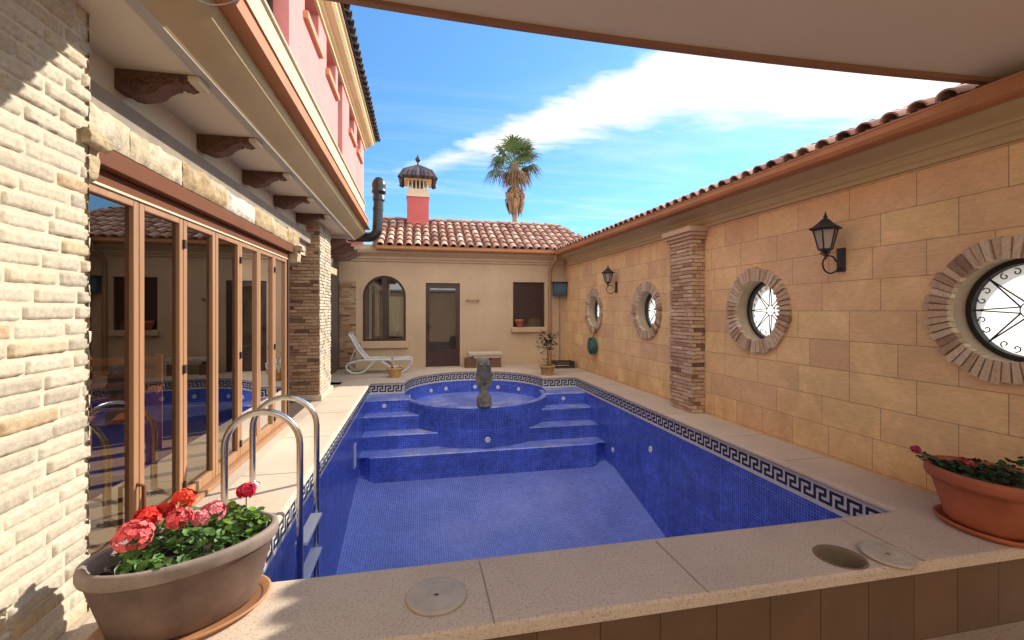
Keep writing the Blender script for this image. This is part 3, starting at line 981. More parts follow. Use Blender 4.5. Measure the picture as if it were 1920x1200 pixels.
# back, top and ends
wall.add([(WX + 0.36, -1, zb), (WX + 0.36, 11.36, zb), (WX + 0.36, 11.36, ztop), (WX + 0.36, -1, ztop)], [(0, 1, 2, 3)])
wall_faces_back = wall.f.pop(); wall.t.pop(); wall.uv.pop(); wall.sm.pop(); wall.mi.pop()
BX = WX + 0.34
for i in range(len(yedges) - 1):
    y0, y1 = yedges[i], yedges[i + 1]
    if i % 2 == 0:
        wall.add([(BX, y0, zb), (BX, y1, zb), (BX, y1, ztop), (BX, y0, ztop)], [(0, 1, 2, 3)])
    else:
        yc, zc = RW[i // 2]
        wall.add([(BX, y0, zb), (BX, y1, zb), (BX, y1, zc - 0.42), (BX, y0, zc - 0.42)], [(0, 1, 2, 3)])
        wall.add([(BX, y0, zc + 0.42), (BX, y1, zc + 0.42), (BX, y1, ztop), (BX, y0, ztop)], [(0, 1, 2, 3)])
        for a, b in ((y0, yc - 0.42), (yc + 0.42, y1)):
            wall.add([(BX, a, zc - 0.42), (BX, b, zc - 0.42), (BX, b, zc + 0.42), (BX, a, zc + 0.42)], [(0, 1, 2, 3)])
wall.add([(WX, -1, ztop), (BX, -1, ztop), (BX, 11.36, ztop), (WX, 11.36, ztop)], [(0, 1, 2, 3)])
wall.add([(WX, -1, zb), (BX, -1, zb), (BX, -1, ztop), (WX, -1, ztop)], [(0, 1, 2, 3)])
P(wall, 'stone_wall', M['stone'], bw, recalc=False)


def round_window(yc, zc, seed):
    rnd = random.Random(seed)
    m = MB(); nb = 50
    for k in range(nb):
        a0 = 2 * math.pi * (k + 0.07 + rnd.uniform(0, 0.08)) / nb; a1 = 2 * math.pi * (k + 0.93 - rnd.uniform(0, 0.08)) / nb
        d = 0.036 + rnd.uniform(-0.012, 0.012); j = rnd.uniform(-0.014, 0.012)
        v = []
        for x in (WX + 0.02, WX - d):
            for (r, a) in ((RI - 0.004, a0), (RO + j, a0), (RO + j, a1), (RI - 0.004, a1)):
                v.append((x, yc + r * math.cos(a), zc + r * math.sin(a)))
        tn = rnd.random()
        m.add(v, [(4, 5, 6, 7), (0, 1, 5, 4), (1, 2, 6, 5), (2, 3, 7, 6), (3, 0, 4, 7)], tn)
    win = P(m, 'round_window', M['brick_ring'], bw)
    mo = MB()
    K = 64
    def ringx(mb, r0, x0, r1, x1, sm=True):
        v = []
        for r, x in ((r0, x0), (r1, x1)):
            v += [(x, yc + r * math.cos(2 * math.pi * k / K), zc + r * math.sin(2 * math.pi * k / K)) for k in range(K)]
        mb.add(v, [(k, (k + 1) % K, K + (k + 1) % K, K + k) for k in range(K)], smooth=sm)
    ringx(mo, RO - 0.01, WX - 0.018, RI, WX - 0.018, False)
    ringx(mo, RI, WX - 0.018, RI + 0.004, WX + 0.02)
    ringx(mo, RI + 0.004, WX + 0.02, RI + 0.015, WX + 0.34)
    P(mo, 'reveal', M['reveal'], win)
    GX = WX + 0.19
    fr = MB()
    ringx(fr, 0.362, GX - 0.03, 0.318, GX - 0.03); ringx(fr, 0.318, GX - 0.03, 0.312, GX + 0.02)
    P(fr, 'frame', M['black'], win)
    gl = MB()
    ringx(gl, 0.36, GX + 0.01, 0.0005, GX + 0.01)
    P(gl, 'pane', M['frosted'], win)
    gr = MB(); gx = GX - 0.012
    pt = lambda r, a: (gx, yc + r * math.cos(a), zc + r * math.sin(a))
    gr.tube([pt(0.055, 2 * math.pi * k / 20) for k in range(20)], 0.004, 6, closed=True)
    for k in range(8):
        a = math.pi / 4 * k
        for sgn in (-1, 1):
            gr.tube([pt(0.056, a + sgn * 0.38), pt(0.318, a)], 0.0052, 6)
        b = a + math.pi / 8
        for sgn in (-1, 1):
            c0 = Vector(pt(0.272, b + sgn * 0.13))
            pts = []
            for q in range(12):
                th = q / 11 * 2 * math.pi * 0.9; rr = 0.026 * (1 - q / 16)
                pts.append(c0 + Vector((0, math.cos(b + th * sgn) * rr, math.sin(b + th * sgn) * rr)))
            gr.tube(pts, 0.0042, 5)
    P(gr, 'grille', M['black'], win)
    return win


for i, (y, z) in enumerate(RW): round_window(y, z, 20 + i)

# brick pier on the wall
pr = MB()
PRX, PRY0, PRY1 = 3.62, 5.44, 5.98
pr.box(PRX + 0.012, WX - 0.002, PRY0 + 0.012, PRY1 - 0.012, -0.05, 2.42)
pier = P(pr, 'brick_pier', M['mortar_brown'], bw)
pb = MB()
brick_skin(pb, (PRX + 0.014, PRY0, 0.002), (0, 1, 0), (0, 0, 1), (-1, 0, 0), PRY1 - PRY0, 2.36, 0.24, 0.042, 0.011, 0.018, 0.007, seed=31)
brick_skin(pb, (PRX, PRY0 + 0.014, 0.002), (1, 0, 0), (0, 0, 1), (0, -1, 0), WX - PRX - 0.002, 2.36, 0.21, 0.042, 0.011, 0.018, 0.006, seed=32)
brick_skin(pb, (PRX, PRY1 - 0.014, 0.002), (1, 0, 0), (0, 0, 1), (0, 1, 0), WX - PRX - 0.002, 2.36, 0.21, 0.042, 0.011, 0.018, 0.006, seed=33)
for k, (e, z0, z1) in enumerate(((0.03, 2.365, 2.41), (0.055, 2.413, 2.46), (0.085, 2.463, 2.53))):
    pb.box(PRX - e, WX - 0.004, PRY0 - e, PRY1 + e, z0, z1, 0.35 + 0.2 * k)
P(pb, 'brickwork', M['brick_red'], pier)


def zr(y): return 0.016 * (y - 2.4)      # the roof line climbs gently to the back
# stepped cornice under the gutter
cn = MB()
prof = [(WX - 0.001, 2.50), (WX - 0.035, 2.50), (WX - 0.04, 2.53), (WX - 0.06, 2.545), (WX - 0.075, 2.57), (WX - 0.08, 2.60), (WX - 0.10, 2.602), (WX - 0.11, 2.62), (WX - 0.13, 2.632), (WX - 0.22, 2.66), (WX - 0.28, 2.70), (WX - 0.30, 2.78), (WX - 0.001, 2.80)]
cn.sweep(prof, lambda u, q, w: (u, w, q + zr(w) * (0.4 + 0.6 * (q - 2.5) / 0.3)), [-1, 2, 4, 6, 8, 11.05], smooth=False)
P(cn, 'cornice', M['tan'], bw)
def gutter_prof(x, z, d, h, s):
    # outer lip, belly, back edge
    return [(x + s * 0.012, z + h), (x, z + h), (x, z + h - 0.012), (x + s * 0.006, z + h - 0.02), (x + s * 0.004, z + h * 0.4), (x + s * 0.02, z + 0.01), (x + s * 0.045, z), (x + s * d, z), (x + s * d, z + h * 0.9)]
gt = MB()
gt.sweep(gutter_prof(3.40, 2.675, 0.13, 0.105, 1), lambda u, q, w: (u, w, q + zr(w)), [1.9, 4, 6, 8, 10.98], smooth=False)
P(gt, 'gutter', M['copper'], bw)
rt = rp = MB()
ex, ez = 3.44, 2.775
rx, rz_ = 3.99, 3.00
up = Vector((rx - ex, 0, rz_ - ez)); Ls = up.length; up.normalize()
al = Vector((0, 1, 0.016)).normalized(); nr = al.cross(up); nr = -nr if nr.z < 0 else nr
tiles(rt, rp, (ex, 2.22, ez + zr(2.22)), al, up, nr, 8.98, Ls, 0.186, 0.33, 0.072, 0.058, seed=11)
# ridge caps and far slope
up2 = Vector((-(rx - ex), 0, rz_ - ez)).normalized()
nr2 = al.cross(up2); nr2 = -nr2 if nr2.z < 0 else nr2
tiles(rt, None, (2 * rx - ex, 2.22, ez + zr(2.22)), al, up2, nr2, 8.98, Ls, 0.226, 0.33, seed=12)
rng = random.Random(5)
y = 2.22
while y < 11.2:
    m0 = Vector((rx, y, rz_ + zr(y) + 0.02))
    v = []
    for yy, rr, lf in ((y, 0.10, 0.02), (y + 0.38, 0.085, 0.0)):
        for i in range(9):
            a = math.pi * i / 8
            v.append((rx - math.cos(a) * rr, yy, rz_ + zr(yy) + math.sin(a) * rr * 0.8 + lf - 0.01))
    rt.add(v, [(i, i + 1, 9 + i + 1, 9 + i) for i in range(8)], rng.random(), smooth=True)
    y += 0.34
roof_r = P(rt, 'tiled_roof', [M['tile'], M['tile_under']], bw)
us = MB()
us.sweep([(3.45, 2.755), (rx, rz_ - 0.01), (2 * rx - ex, 2.76), (3.45, 2.755)], lambda u, q, w: (u, w, q + zr(w)), [2.2, 11.2], smooth=False)
P(us, 'roof_board', M['tan'], roof_r)

# ------------------------------------------------------------------ wall lanterns
def lantern(y, label):
    """body hangs out from the wall on a scrolled arm"""
    t = thing('wall_lantern', label, 'lantern', (WX, y, 1.86), 0, 'iron lanterns on the sandstone wall')
    m = MB(); m.box(-0.022, -0.002, -0.04, 0.04, -0.11, 0.11)
    m.build('back_plate', M['black'], t, bevel=0.006)
    a = MB()
    pts = [(-0.02, 0, -0.075)]
    for k in range(17):
        th = R(-60) - R(285) * k / 16
        rr = 0.088 - 0.018 * k / 16
        pts.append((-0.135 + rr * math.cos(th), 0, -0.04 + rr * math.sin(th)))
    a.tube(pts, 0.0075, 8)
    for dy in (-0.03, 0.03):
        a.tube([(-0.185, 0, 0.03), (-0.185, dy * 0.9, 0.045), (-0.185, dy * 1.6, 0.06), (-0.185, dy * 1.5, 0.075)], 0.006, 6)
    a.tube([(-0.185, 0, 0.0), (-0.185, 0, 0.09)], 0.011, 8)
    a.build('scroll_arm', M['black'], t)
    cx = -0.185
    # six-sided tapering cage
    def hexp(r, z, k): return Vector((cx + r * math.cos(math.pi / 3 * k + math.pi / 6), r * math.sin(math.pi / 3 * k + math.pi / 6), z))
    c = MB()
    for k in range(6): c.tube([hexp(0.055, 0.09, k), hexp(0.098, 0.265, k)], 0.0065, 6)
    for r, z, h in ((0.060, 0.085, 0.014), (0.103, 0.262, 0.016)):
        v = [hexp(r, z, k) for k in range(6)] + [hexp(r, z + h, k) for k in range(6)]
        c.add(v, [(k, (k + 1) % 6, 6 + (k + 1) % 6, 6 + k) for k in range(6)] + [tuple(range(6)), tuple(range(6, 12))])
    c.lathe([(0.001, 0.05), (0.02, 0.055), (0.03, 0.075), (0.05, 0.085), (0.001, 0.086)], (cx, 0, 0), 12)
    c.build('cage', M['black'], t)
    gl = MB()
    v = [hexp(0.054, 0.095, k) for k in range(6)] + [hexp(0.093, 0.262, k) for k in range(6)]
    gl.add(v, [(k, (k + 1) % 6, 6 + (k + 1) % 6, 6 + k) for k in range(6)])
    gl.build('pane', M['lantern_glass'], t)
    r = MB()
    lv = [(0.128, 0.272), (0.134, 0.28), (0.128, 0.288), (0.095, 0.305), (0.06, 0.335), (0.033, 0.365), (0.02, 0.372), (0.014, 0.38), (0.02, 0.39), (0.012, 0.402), (0.005, 0.43), (0.0008, 0.44)]
    for (r0, z0), (r1, z1) in zip(lv, lv[1:]):
        v = [hexp(r0, z0, k) for k in range(6)] + [hexp(r1, z1, k) for k in range(6)]
        r.add(v, [(k, (k + 1) % 6, 6 + (k + 1) % 6, 6 + k) for k in range(6)])
    r.add([hexp(0.128, 0.272, k) for k in range(6)], [tuple(range(6))])
    r.build('cap', M['black'], t)
    return t


M['lantern_glass'] = plain('hazy_lantern_glass', (0.36, 0.30, 0.27), 0.25, 0.1, 8)
lantern(3.42, 'black iron lantern on the sandstone wall between the two nearest round windows')
lantern(8.22, 'small far black iron lantern on the sandstone wall beyond the brick pier')

# ------------------------------------------------------------------ pool house at the back
BY = 11.35
ph = thing('pool_house', 'low ochre back building with a clay tiled roof, a glazed door and an arched window', 'building', (1.2, BY, 0))
hw = MB()
DX0, DX1, DZ = 0.17, 1.02, 2.09
AX0, AX1, AZ0, AZT = -1.33, -0.31, 0.65, 2.25
WX0, WX1, WZ0, WZ1 = 2.39, 3.24, 0.97, 2.14
ztw = 3.0
def q(x0, x1, z0, z1): hw.add([(x0, BY, z0), (x1, BY, z0), (x1, BY, z1), (x0, BY, z1)], [(0, 1, 2, 3)])
q(-2.3, AX0, -0.1, ztw); q(AX1, DX0, -0.1, ztw); q(DX0, DX1, DZ, ztw); q(DX1, WX0, -0.1, ztw)
q(WX0, WX1, -0.1, WZ0); q(WX0, WX1, WZ1, ztw); q(WX1, 3.84, -0.1, ztw); q(AX0, AX1, -0.1, AZ0)
ar = (AX1 - AX0) / 2; axc = (AX0 + AX1) / 2; azs = AZT - ar
archp = [(axc + ar * math.cos(math.pi * k / 24), azs + ar * math.sin(math.pi * k / 24)) for k in range(25)]   # right to left
for (a, b) in zip(archp, archp[1:]):
    hw.add([(a[0], BY, a[1]), (b[0], BY, b[1]), (b[0], BY, ztw), (a[0], BY, ztw)], [(0, 1, 2, 3)])
# reveals
D = 0.14
def rv(pts, dep=D):
    for a, b in zip(pts, pts[1:]):
        hw.add([(a[0], BY, a[1]), (b[0], BY, b[1]), (b[0], BY + dep, b[1]), (a[0], BY + dep, a[1])], [(0, 1, 2, 3)])
rv([(AX1, AZ0)] + archp + [(AX0, AZ0), (AX1, AZ0)])
rv([(DX0, -0.02), (DX0, DZ), (DX1, DZ), (DX1, -0.02)])
rv([(WX0, WZ0), (WX0, WZ1), (WX1, WZ1), (WX1, WZ0), (WX0, WZ0)])
P(hw, 'wall', M['plaster'], ph, recalc=False)
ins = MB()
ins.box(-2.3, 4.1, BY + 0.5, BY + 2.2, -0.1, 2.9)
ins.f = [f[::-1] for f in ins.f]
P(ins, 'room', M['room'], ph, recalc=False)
# arched window
aw = MB()
fw = 0.055
def arch_pts(off):
    r = ar - off
    return [(AX1 - off, AZ0 + off)] + [(axc + r * math.cos(math.pi * k / 24), azs + r * math.sin(math.pi * k / 24)) for k in range(25)] + [(AX0 + off, AZ0 + off)]
def frame_loop(mb, A, B, y0, y1):
    n = len(A)
    for i in range(n):
        a, b, c, d = A[i], A[(i + 1) % n], B[(i + 1) % n], B[i]
        mb.add([(a[0], y0, a[1]), (b[0], y0, b[1]), (c[0], y0, c[1]), (d[0], y0, d[1])], [(0, 1, 2, 3)])
        mb.add([(d[0], y0, d[1]), (c[0], y0, c[1]), (c[0], y1, c[1]), (d[0], y1, d[1])], [(0, 1, 2, 3)])
frame_loop(aw, arch_pts(0.0), arch_pts(fw), BY + 0.07, BY + 0.12)
aw.box(axc - 0.055, axc + 0.055, BY + 0.065, BY + 0.12, AZ0 + fw, AZT - 0.03)
win = P(aw, 'arched_window', M['wood_dark'], ph)
gp = MB(); ap_ = arch_pts(0.02)
gp.add([(x, BY + 0.1, z) for x, z in ap_], [tuple(range(len(ap_)))])
P(gp, 'pane', M['glass_dark'], win)
cu_ = MB()
for k in range(14):
    x0 = axc + 0.10 + k * 0.026
    cu_.add([(x0, BY + 0.24 + 0.02 * (k % 2), AZ0 + 0.1), (x0 + 0.026, BY + 0.24 + 0.02 * ((k + 1) % 2), AZ0 + 0.1), (x0 + 0.026, BY + 0.24 + 0.02 * ((k + 1) % 2), 1.75), (x0, BY + 0.24 + 0.02 * (k % 2), 1.75)], [(0, 1, 2, 3)])
for k in range(4):
    x0 = axc - 0.24 + k * 0.026
    cu_.add([(x0, BY + 0.3 + 0.02 * (k % 2), AZ0 + 0.1), (x0 + 0.026, BY + 0.3 + 0.02 * ((k + 1) % 2), AZ0 + 0.1), (x0 + 0.026, BY + 0.3 + 0.02 * ((k + 1) % 2), 1.95), (x0, BY + 0.3 + 0.02 * (k % 2), 1.95)], [(0, 1, 2, 3)])
P(cu_, 'curtain', M['curtain'], win)
sl = MB(); sl.box(AX0 - 0.04, AX1 + 0.06, BY - 0.07, BY + 0.05, 0.48, AZ0 - 0.003)
P(sl, 'sill', M['plaster'], win, bevel=0.012)
# glazed door
dr = MB(); y0, y1 = BY + 0.04, BY + 0.09
dr.box(DX0 + 0.002, DX0 + 0.10, y0, y1, 0, DZ - 0.002); dr.box(DX1 - 0.10, DX1 - 0.002, y0, y1, 0, DZ - 0.002)
dr.box(DX0 + 0.10, DX1 - 0.10, y0, y1, DZ - 0.13, DZ - 0.002); dr.box(DX0 + 0.10, DX1 - 0.10, y0, y1, 0, 0.42)
door = P(dr, 'glazed_door', M['wood_dark'], ph)
gp = MB(); gp.add([(DX0 + 0.09, BY + 0.065, 0.41), (DX1 - 0.09, BY + 0.065, 0.41), (DX1 - 0.09, BY + 0.065, DZ - 0.12), (DX0 + 0.09, BY + 0.065, DZ - 0.12)], [(0, 1, 2, 3)])
P(gp, 'pane', M['glass_dark'], door)
hd = MB(); hd.tube([(DX0 + 0.06, BY + 0.04, 1.0), (DX0 + 0.06, BY - 0.01, 1.0), (DX0 + 0.16, BY - 0.015, 1.0)], 0.012, 8)
hd.box(DX0 + 0.035, DX0 + 0.085, BY + 0.03, BY + 0.045, 0.9, 1.1)
P(hd, 'handle', M['black'], door)
# shuttered window
sw = MB()
sw.box(WX0 + 0.001, WX0 + 0.05, BY + 0.03, BY + 0.1, WZ0, WZ1); sw.box(WX1 - 0.05, WX1 - 0.001, BY + 0.03, BY + 0.1, WZ0, WZ1)
nz = 22
for k in range(nz):
    z0 = WZ0 + 0.22 + (WZ1 - WZ0 - 0.22) * k / nz; z1 = WZ0 + 0.22 + (WZ1 - WZ0 - 0.22) * (k + 1) / nz
    sw.prism([(0, z0 + 0.003), (-0.008, z0 + 0.012), (-0.008, z1 - 0.012), (0, z1 - 0.003), (0.01, z1 - 0.003), (0.01, z0 + 0.003)], lambda u, v, w: (w, BY + 0.06 + u, v), WX0 + 0.05, WX1 - 0.05)
shw = P(sw, 'shuttered_window', M['wood_dark'], ph)
gp = MB(); gp.box(WX0 + 0.05, WX1 - 0.05, BY + 0.09, BY + 0.097, WZ0, WZ0 + 0.23)
P(gp, 'pane', M['glass_dark'], shw)
sl = MB(); sl.box(WX0 - 0.05, WX1 + 0.04, BY - 0.09, BY + 0.03, WZ0 - 0.13, WZ0 - 0.002)
P(sl, 'sill', M['plaster'], shw, bevel=0.012)
# brick pilaster at the left corner
bp_ = MB(); bp_.box(-1.85, -1.48, BY - 0.05, BY + 0.01, -0.02, 2.1)
pil = P(bp_, 'brick_pilaster', M['mortar_brown'], ph)
bk = MB(); brick_skin(bk, (-1.85, BY - 0.052, 0), (1, 0, 0), (0, 0, 1), (0, -1, 0), 0.37, 2.1, 0.24, 0.045, 0.012, 0.012, 0.006, seed=44)
P(bk, 'brickwork', M['brick_brown'], pil)
# cornice, gutter and roof
EY = 11.0
c2 = MB()
c2.sweep([(BY - 0.001, 2.60), (BY - 0.04, 2.60), (BY - 0.05, 2.64), (BY - 0.09, 2.66), (BY - 0.10, 2.70), (BY - 0.12, 2.72), (BY - 0.25, 2.79), (BY - 0.29, 2.86), (BY - 0.29, 2.93), (BY - 0.001, 2.93)],
         lambda u, z, w: (w, u, z), [-1.9, 3.75], smooth=False)
P(c2, 'cornice', M['plaster'], ph)
g2 = MB()
g2.sweep(gutter_prof(EY - 0.08, 2.835, 0.13, 0.10, 1), lambda u, z, w: (w, u, z), [-0.98, 3.40], smooth=False)
P(g2, 'gutter', M['copper'], ph)
rt = rp = MB()
RYd, RZd = 12.85, 3.90
RX0, RX1 = -1.0, 4.15
up = Vector((0, RYd - EY, RZd - 2.93)); Ls = up.length; up.normalize()
al = Vector((1, 0, 0)); nr = al.cross(up)
tiles(rt, rp, (RX0, EY, 2.93), al, up, nr, 5.15 + 0.9, Ls, 0.217, 0.33, seed=21)
x = RX0
while x < 5.0:
    v = []
    for xx, rr, lf in ((x, 0.11, 0.02), (x + 0.40, 0.095, 0.0)):
        for i in range(9):
            a = math.pi * i / 8
            v.append((xx, RYd - math.cos(a) * rr, RZd + math.sin(a) * rr * 0.8 + lf))
    rt.add(v, [(i, i + 1, 9 + i + 1, 9 + i) for i in range(8)], rng.random() * 0.4, smooth=True)
    x += 0.36
# trim the right end along the hip: drop tiles past the line from the eave corner back to the ridge end
keepf, keept, keepu, keeps, keepm = [], [], [], [], []
def trim(mb):
    idx = []
    for i, f in enumerate(mb.f):
        c = sum((Vector(mb.v[k]) for k in f), Vector()) / len(f)
        lim = 4.9 - (c.y - EY) / (RYd - EY) * 0.75
        if c.x < lim: idx.append(i)
    for nm in ('f', 't', 'uv', 'sm', 'mi'): setattr(mb, nm, [getattr(mb, nm)[i] for i in idx])
trim(rt)
roof = P(rt, 'tiled_roof', [M['tile'], M['tile_under']], ph)
ub = MB()
ub.add([(RX0, EY + 0.02, 2.905), (4.9, EY + 0.02, 2.905), (4.15, RYd, RZd - 0.02), (RX0, RYd, RZd - 0.02), (RX0, 14.6, 2.905), (4.9, 14.6, 2.905)], [(0, 1, 2, 3), (3, 2, 5, 4), (1, 5, 2), (0, 3, 4)])
P(ub, 'roof_board', M['tile_under'], roof)
bb = MB(); bb.box(-2.3, 4.6, BY + 0.51, 14.3, -0.1, 2.89)
P(bb, 'rear_wall', M['plaster'], ph)

# chimney
ch = MB(); CXc, CYc = -0.02, 12.75
ch.box(CXc - 0.29, CXc + 0.29, CYc - 0.29, CYc + 0.29, 3.4, 4.50)
chim = P(ch, 'chimney', M['chimney'], roof)
k2 = MB()
k2.box(CXc - 0.31, CXc + 0.31, CYc - 0.31, CYc + 0.31, 4.502, 4.56); k2.box(CXc - 0.285, CXc + 0.285, CYc - 0.285, CYc + 0.285, 4.56, 4.72)
for i in range(6):
    for j in range(6):
        if i in (0, 5) or j in (0, 5):
            px, py = CXc - 0.25 + 0.1 * i, CYc - 0.25 + 0.1 * j
            k2.lathe([(0.026, 4.72), (0.02, 4.76), (0.018, 4.84), (0.022, 4.90), (0.028, 4.95)], (px, py, 0), 8)
cap_w = P(k2, 'balustrade', M['plaster_pale'], chim)
k3 = MB(); k3.box(CXc - 0.18, CXc + 0.18, CYc - 0.18, CYc + 0.18, 4.7, 4.96)
P(k3, 'flue_core', M['black'], chim)
k4 = MB(); k4.box(CXc - 0.37, CXc + 0.37, CYc - 0.37, CYc + 0.37, 4.952, 5.03); k4.box(CXc - 0.39, CXc + 0.39, CYc - 0.39, CYc + 0.39, 5.032, 5.14)
P(k4, 'cap_band', M['yellow'], chim, bevel=0.015)
k5 = MB(); kd = random.Random(9)
for side in range(4):
    ang = side * math.pi / 2
    rot = Matrix.Rotation(ang, 3, 'Z')
    for i in range(7):
        f = -1 + 2 * (i + 0.5) / 7
        base_p = Vector((f * 0.43, -0.47, 4.99)); mid_p = Vector((f * 0.35, -0.35, 5.17)); top_p = Vector((f * 0.03, -0.03, 5.40))
        pts = [rot @ p + Vector((CXc, CYc, 0)) for p in (base_p, mid_p, top_p)]
        k5.tube(pts, [0.066, 0.06, 0.03], 8, tint=kd.random())
for sx in (-1, 1):
    for sy in (-1, 1):
        k5.tube([(CXc + sx * 0.47, CYc + sy * 0.47, 4.95), (CXc + sx * 0.36, CYc + sy * 0.36, 5.17), (CXc, CYc, 5.43)], [0.07, 0.065, 0.04], 8, tint=0.2)
P(k5, 'tiled_cap', M['tile_dark'], chim)
k6 = MB(); k6.lathe([(0.06, 5.36), (0.05, 5.44), (0.025, 5.47), (0.02, 5.52), (0.06, 5.56), (0.075, 5.60), (0.06, 5.65), (0.02, 5.69), (0.012, 5.74), (0.001, 5.75)], (CXc, CYc, 0), 14)
P(k6, 'finial', M['tile_dark_plain'] if 'tile_dark_plain' in M else M['black'], chim)

# downpipe
dp = MB()
dp.tube([(3.45, 11.02, 2.84), (3.45, 11.03, 2.74), (3.41, 11.14, 2.62), (3.37, 11.29, 2.48), (3.37, 11.30, 2.3), (3.37, 11.30, 0.02)], 0.042, 12)
for z in (0.8, 1.9): dp.lathe([(0.05, z), (0.05, z + 0.04)], (3.37, 11.30, 0), 14)
P(dp, 'downpipe', M['downpipe'], ph)

# ------------------------------------------------------------------ villa on the left
vl = thing('villa', 'pink two storey villa with a brick base, carved corbels and glazed folding doors', 'building', (-1.6, 6, 0))
# near brick wall
NX, NY = -1.5, 2.46
nb = MB(); nb.box(NX - 0.6, NX - 0.0145, -2.0, NY - 0.004, -0.5, 3.02)
nw = P(nb, 'brick_wall', M['mortar_cream'], vl)
bk = MB()
brick_skin(bk, (NX - 0.021, 1.15, -0.02), (0, 1, 0), (0, 0, 1), (1, 0, 0), NY - 1.15, 3.02, 0.27, 0.064, 0.008, 0.0165, 0.006, fine=True, seed=51)
brick_skin(bk, (NX, NY - 0.021, -0.02), (-1, 0, 0), (0, 0, 1), (0, 1, 0), 0.4, 3.02, 0.2, 0.064, 0.009, 0.022, 0.008, fine=True, seed=52)
P(bk, 'brickwork', M['brick_cream'], nw)
# far brick column
CX0, CX1, CY0, CY1 = -2.1, -1.51, 7.45, 8.34
nb = MB(); nb.box(CX0, CX1 - 0.014, CY0 + 0.014, CY1 - 0.014, -0.02, 2.80)
col = P(nb, 'brick_column', M['mortar_brown'], vl)
bk = MB()
brick_skin(bk, (CX0, CY0 + 0.015, 0.09), (1, 0, 0), (0, 0, 1), (0, -1, 0), CX1 - CX0, 2.69, 0.22, 0.04, 0.011, 0.016, 0.006, seed=53)
P(bk, 'brickwork', M['brick_brown'], col)  # browner bricks: the shade of the front face is put into their colour
bk = MB()
brick_skin(bk, (CX1 - 0.015, CY0, 0.09), (0, 1, 0), (0, 0, 1), (1, 0, 0), CY1 - CY0, 2.69, 0.22, 0.04, 0.011, 0.016, 0.006, seed=54)
P(bk, 'brickwork', M['brick_cream'], col)  # paler bricks paint the sun on the column's pool side
pl_ = MB(); pl_.box(CX0, CX1 + 0.035, CY0 - 0.035, CY1 + 0.02, -0.01, 0.085)
P(pl_, 'plinth', M['coping'], col, bevel=0.01)

# folding doors
DXp = -1.62
bnd = [2.52, 3.05, 3.56, 4.07, 4.58, 5.08, 5.58, 6.08]
DTOP = 2.05
for i in range(7):
    a, b = bnd[i] + 0.003, bnd[i + 1] - 0.003
    f = MB(); sw_ = 0.05
    x0, x1 = DXp - 0.05, DXp
    f.box(x0, x1, a, a + sw_, 0.035, DTOP); f.box(x0, x1, b - sw_, b, 0.035, DTOP)
    f.box(x0, x1, a + sw_, b - sw_, 0.035, 0.11); f.box(x0, x1, a + sw_, b - sw_, DTOP - 0.055, DTOP)
    leaf = P(f, 'folding_door', M['wood'], vl, bevel=0.006)
    p = MB(); p.add([(DXp - 0.025, a + sw_ - 0.006, 0.105), (DXp - 0.025, b - sw_ + 0.006, 0.105), (DXp - 0.025, b - sw_ + 0.006, DTOP - 0.05), (DXp - 0.025, a + sw_ - 0.006, DTOP - 0.05)], [(0, 1, 2, 3)])
    P(p, 'pane', M['glass_door'], leaf)
    if i in (1, 3, 5):
        for z in (0.16, 0.98, 1.86):
            h = MB(); h.box(DXp + 0.001, DXp + 0.014, b - 0.012, b + 0.016, z - 0.03, z + 0.03)
            P(h, 'hinge', M['rail'], leaf)
    if i == 0:
        h = MB(); h.tube([(DXp, b - 0.02, 0.05), (DXp + 0.035, b - 0.02, 0.06), (DXp + 0.035, b - 0.02, 0.36), (DXp, b - 0.02, 0.37)], 0.012, 8)
        P(h, 'handle', M['head'], leaf)
tr = MB()
tr.box(DXp - 0.08, DXp + 0.05, 2.46, 6.14, -0.006, 0.03)
P(tr, 'door_track', M['wood'], vl, bevel=0.006)
jb = MB(); jb.box(DXp - 0.07, DXp + 0.015, 6.083, 6.14, 0.031, DTOP + 0.01)
P(jb, 'door_post', M['wood_dark'], vl)
hb = MB()
hb.box(DXp - 0.12, DXp + 0.0, 2.44, 6.3, DTOP + 0.003, 2.13)
hb.box(DXp - 0.12, DXp + 0.055, 2.44, 6.3, 2.132, 2.232)
P(hb, 'shutter_box', M['head'], vl, bevel=0.005)
tl = MB(); tl.box(DXp - 0.005, DXp + 0.012, 2.46, 6.1, DTOP - 0.012, DTOP + 0.001)
P(tl, 'drip_strip', M['plaster_pale'], vl)

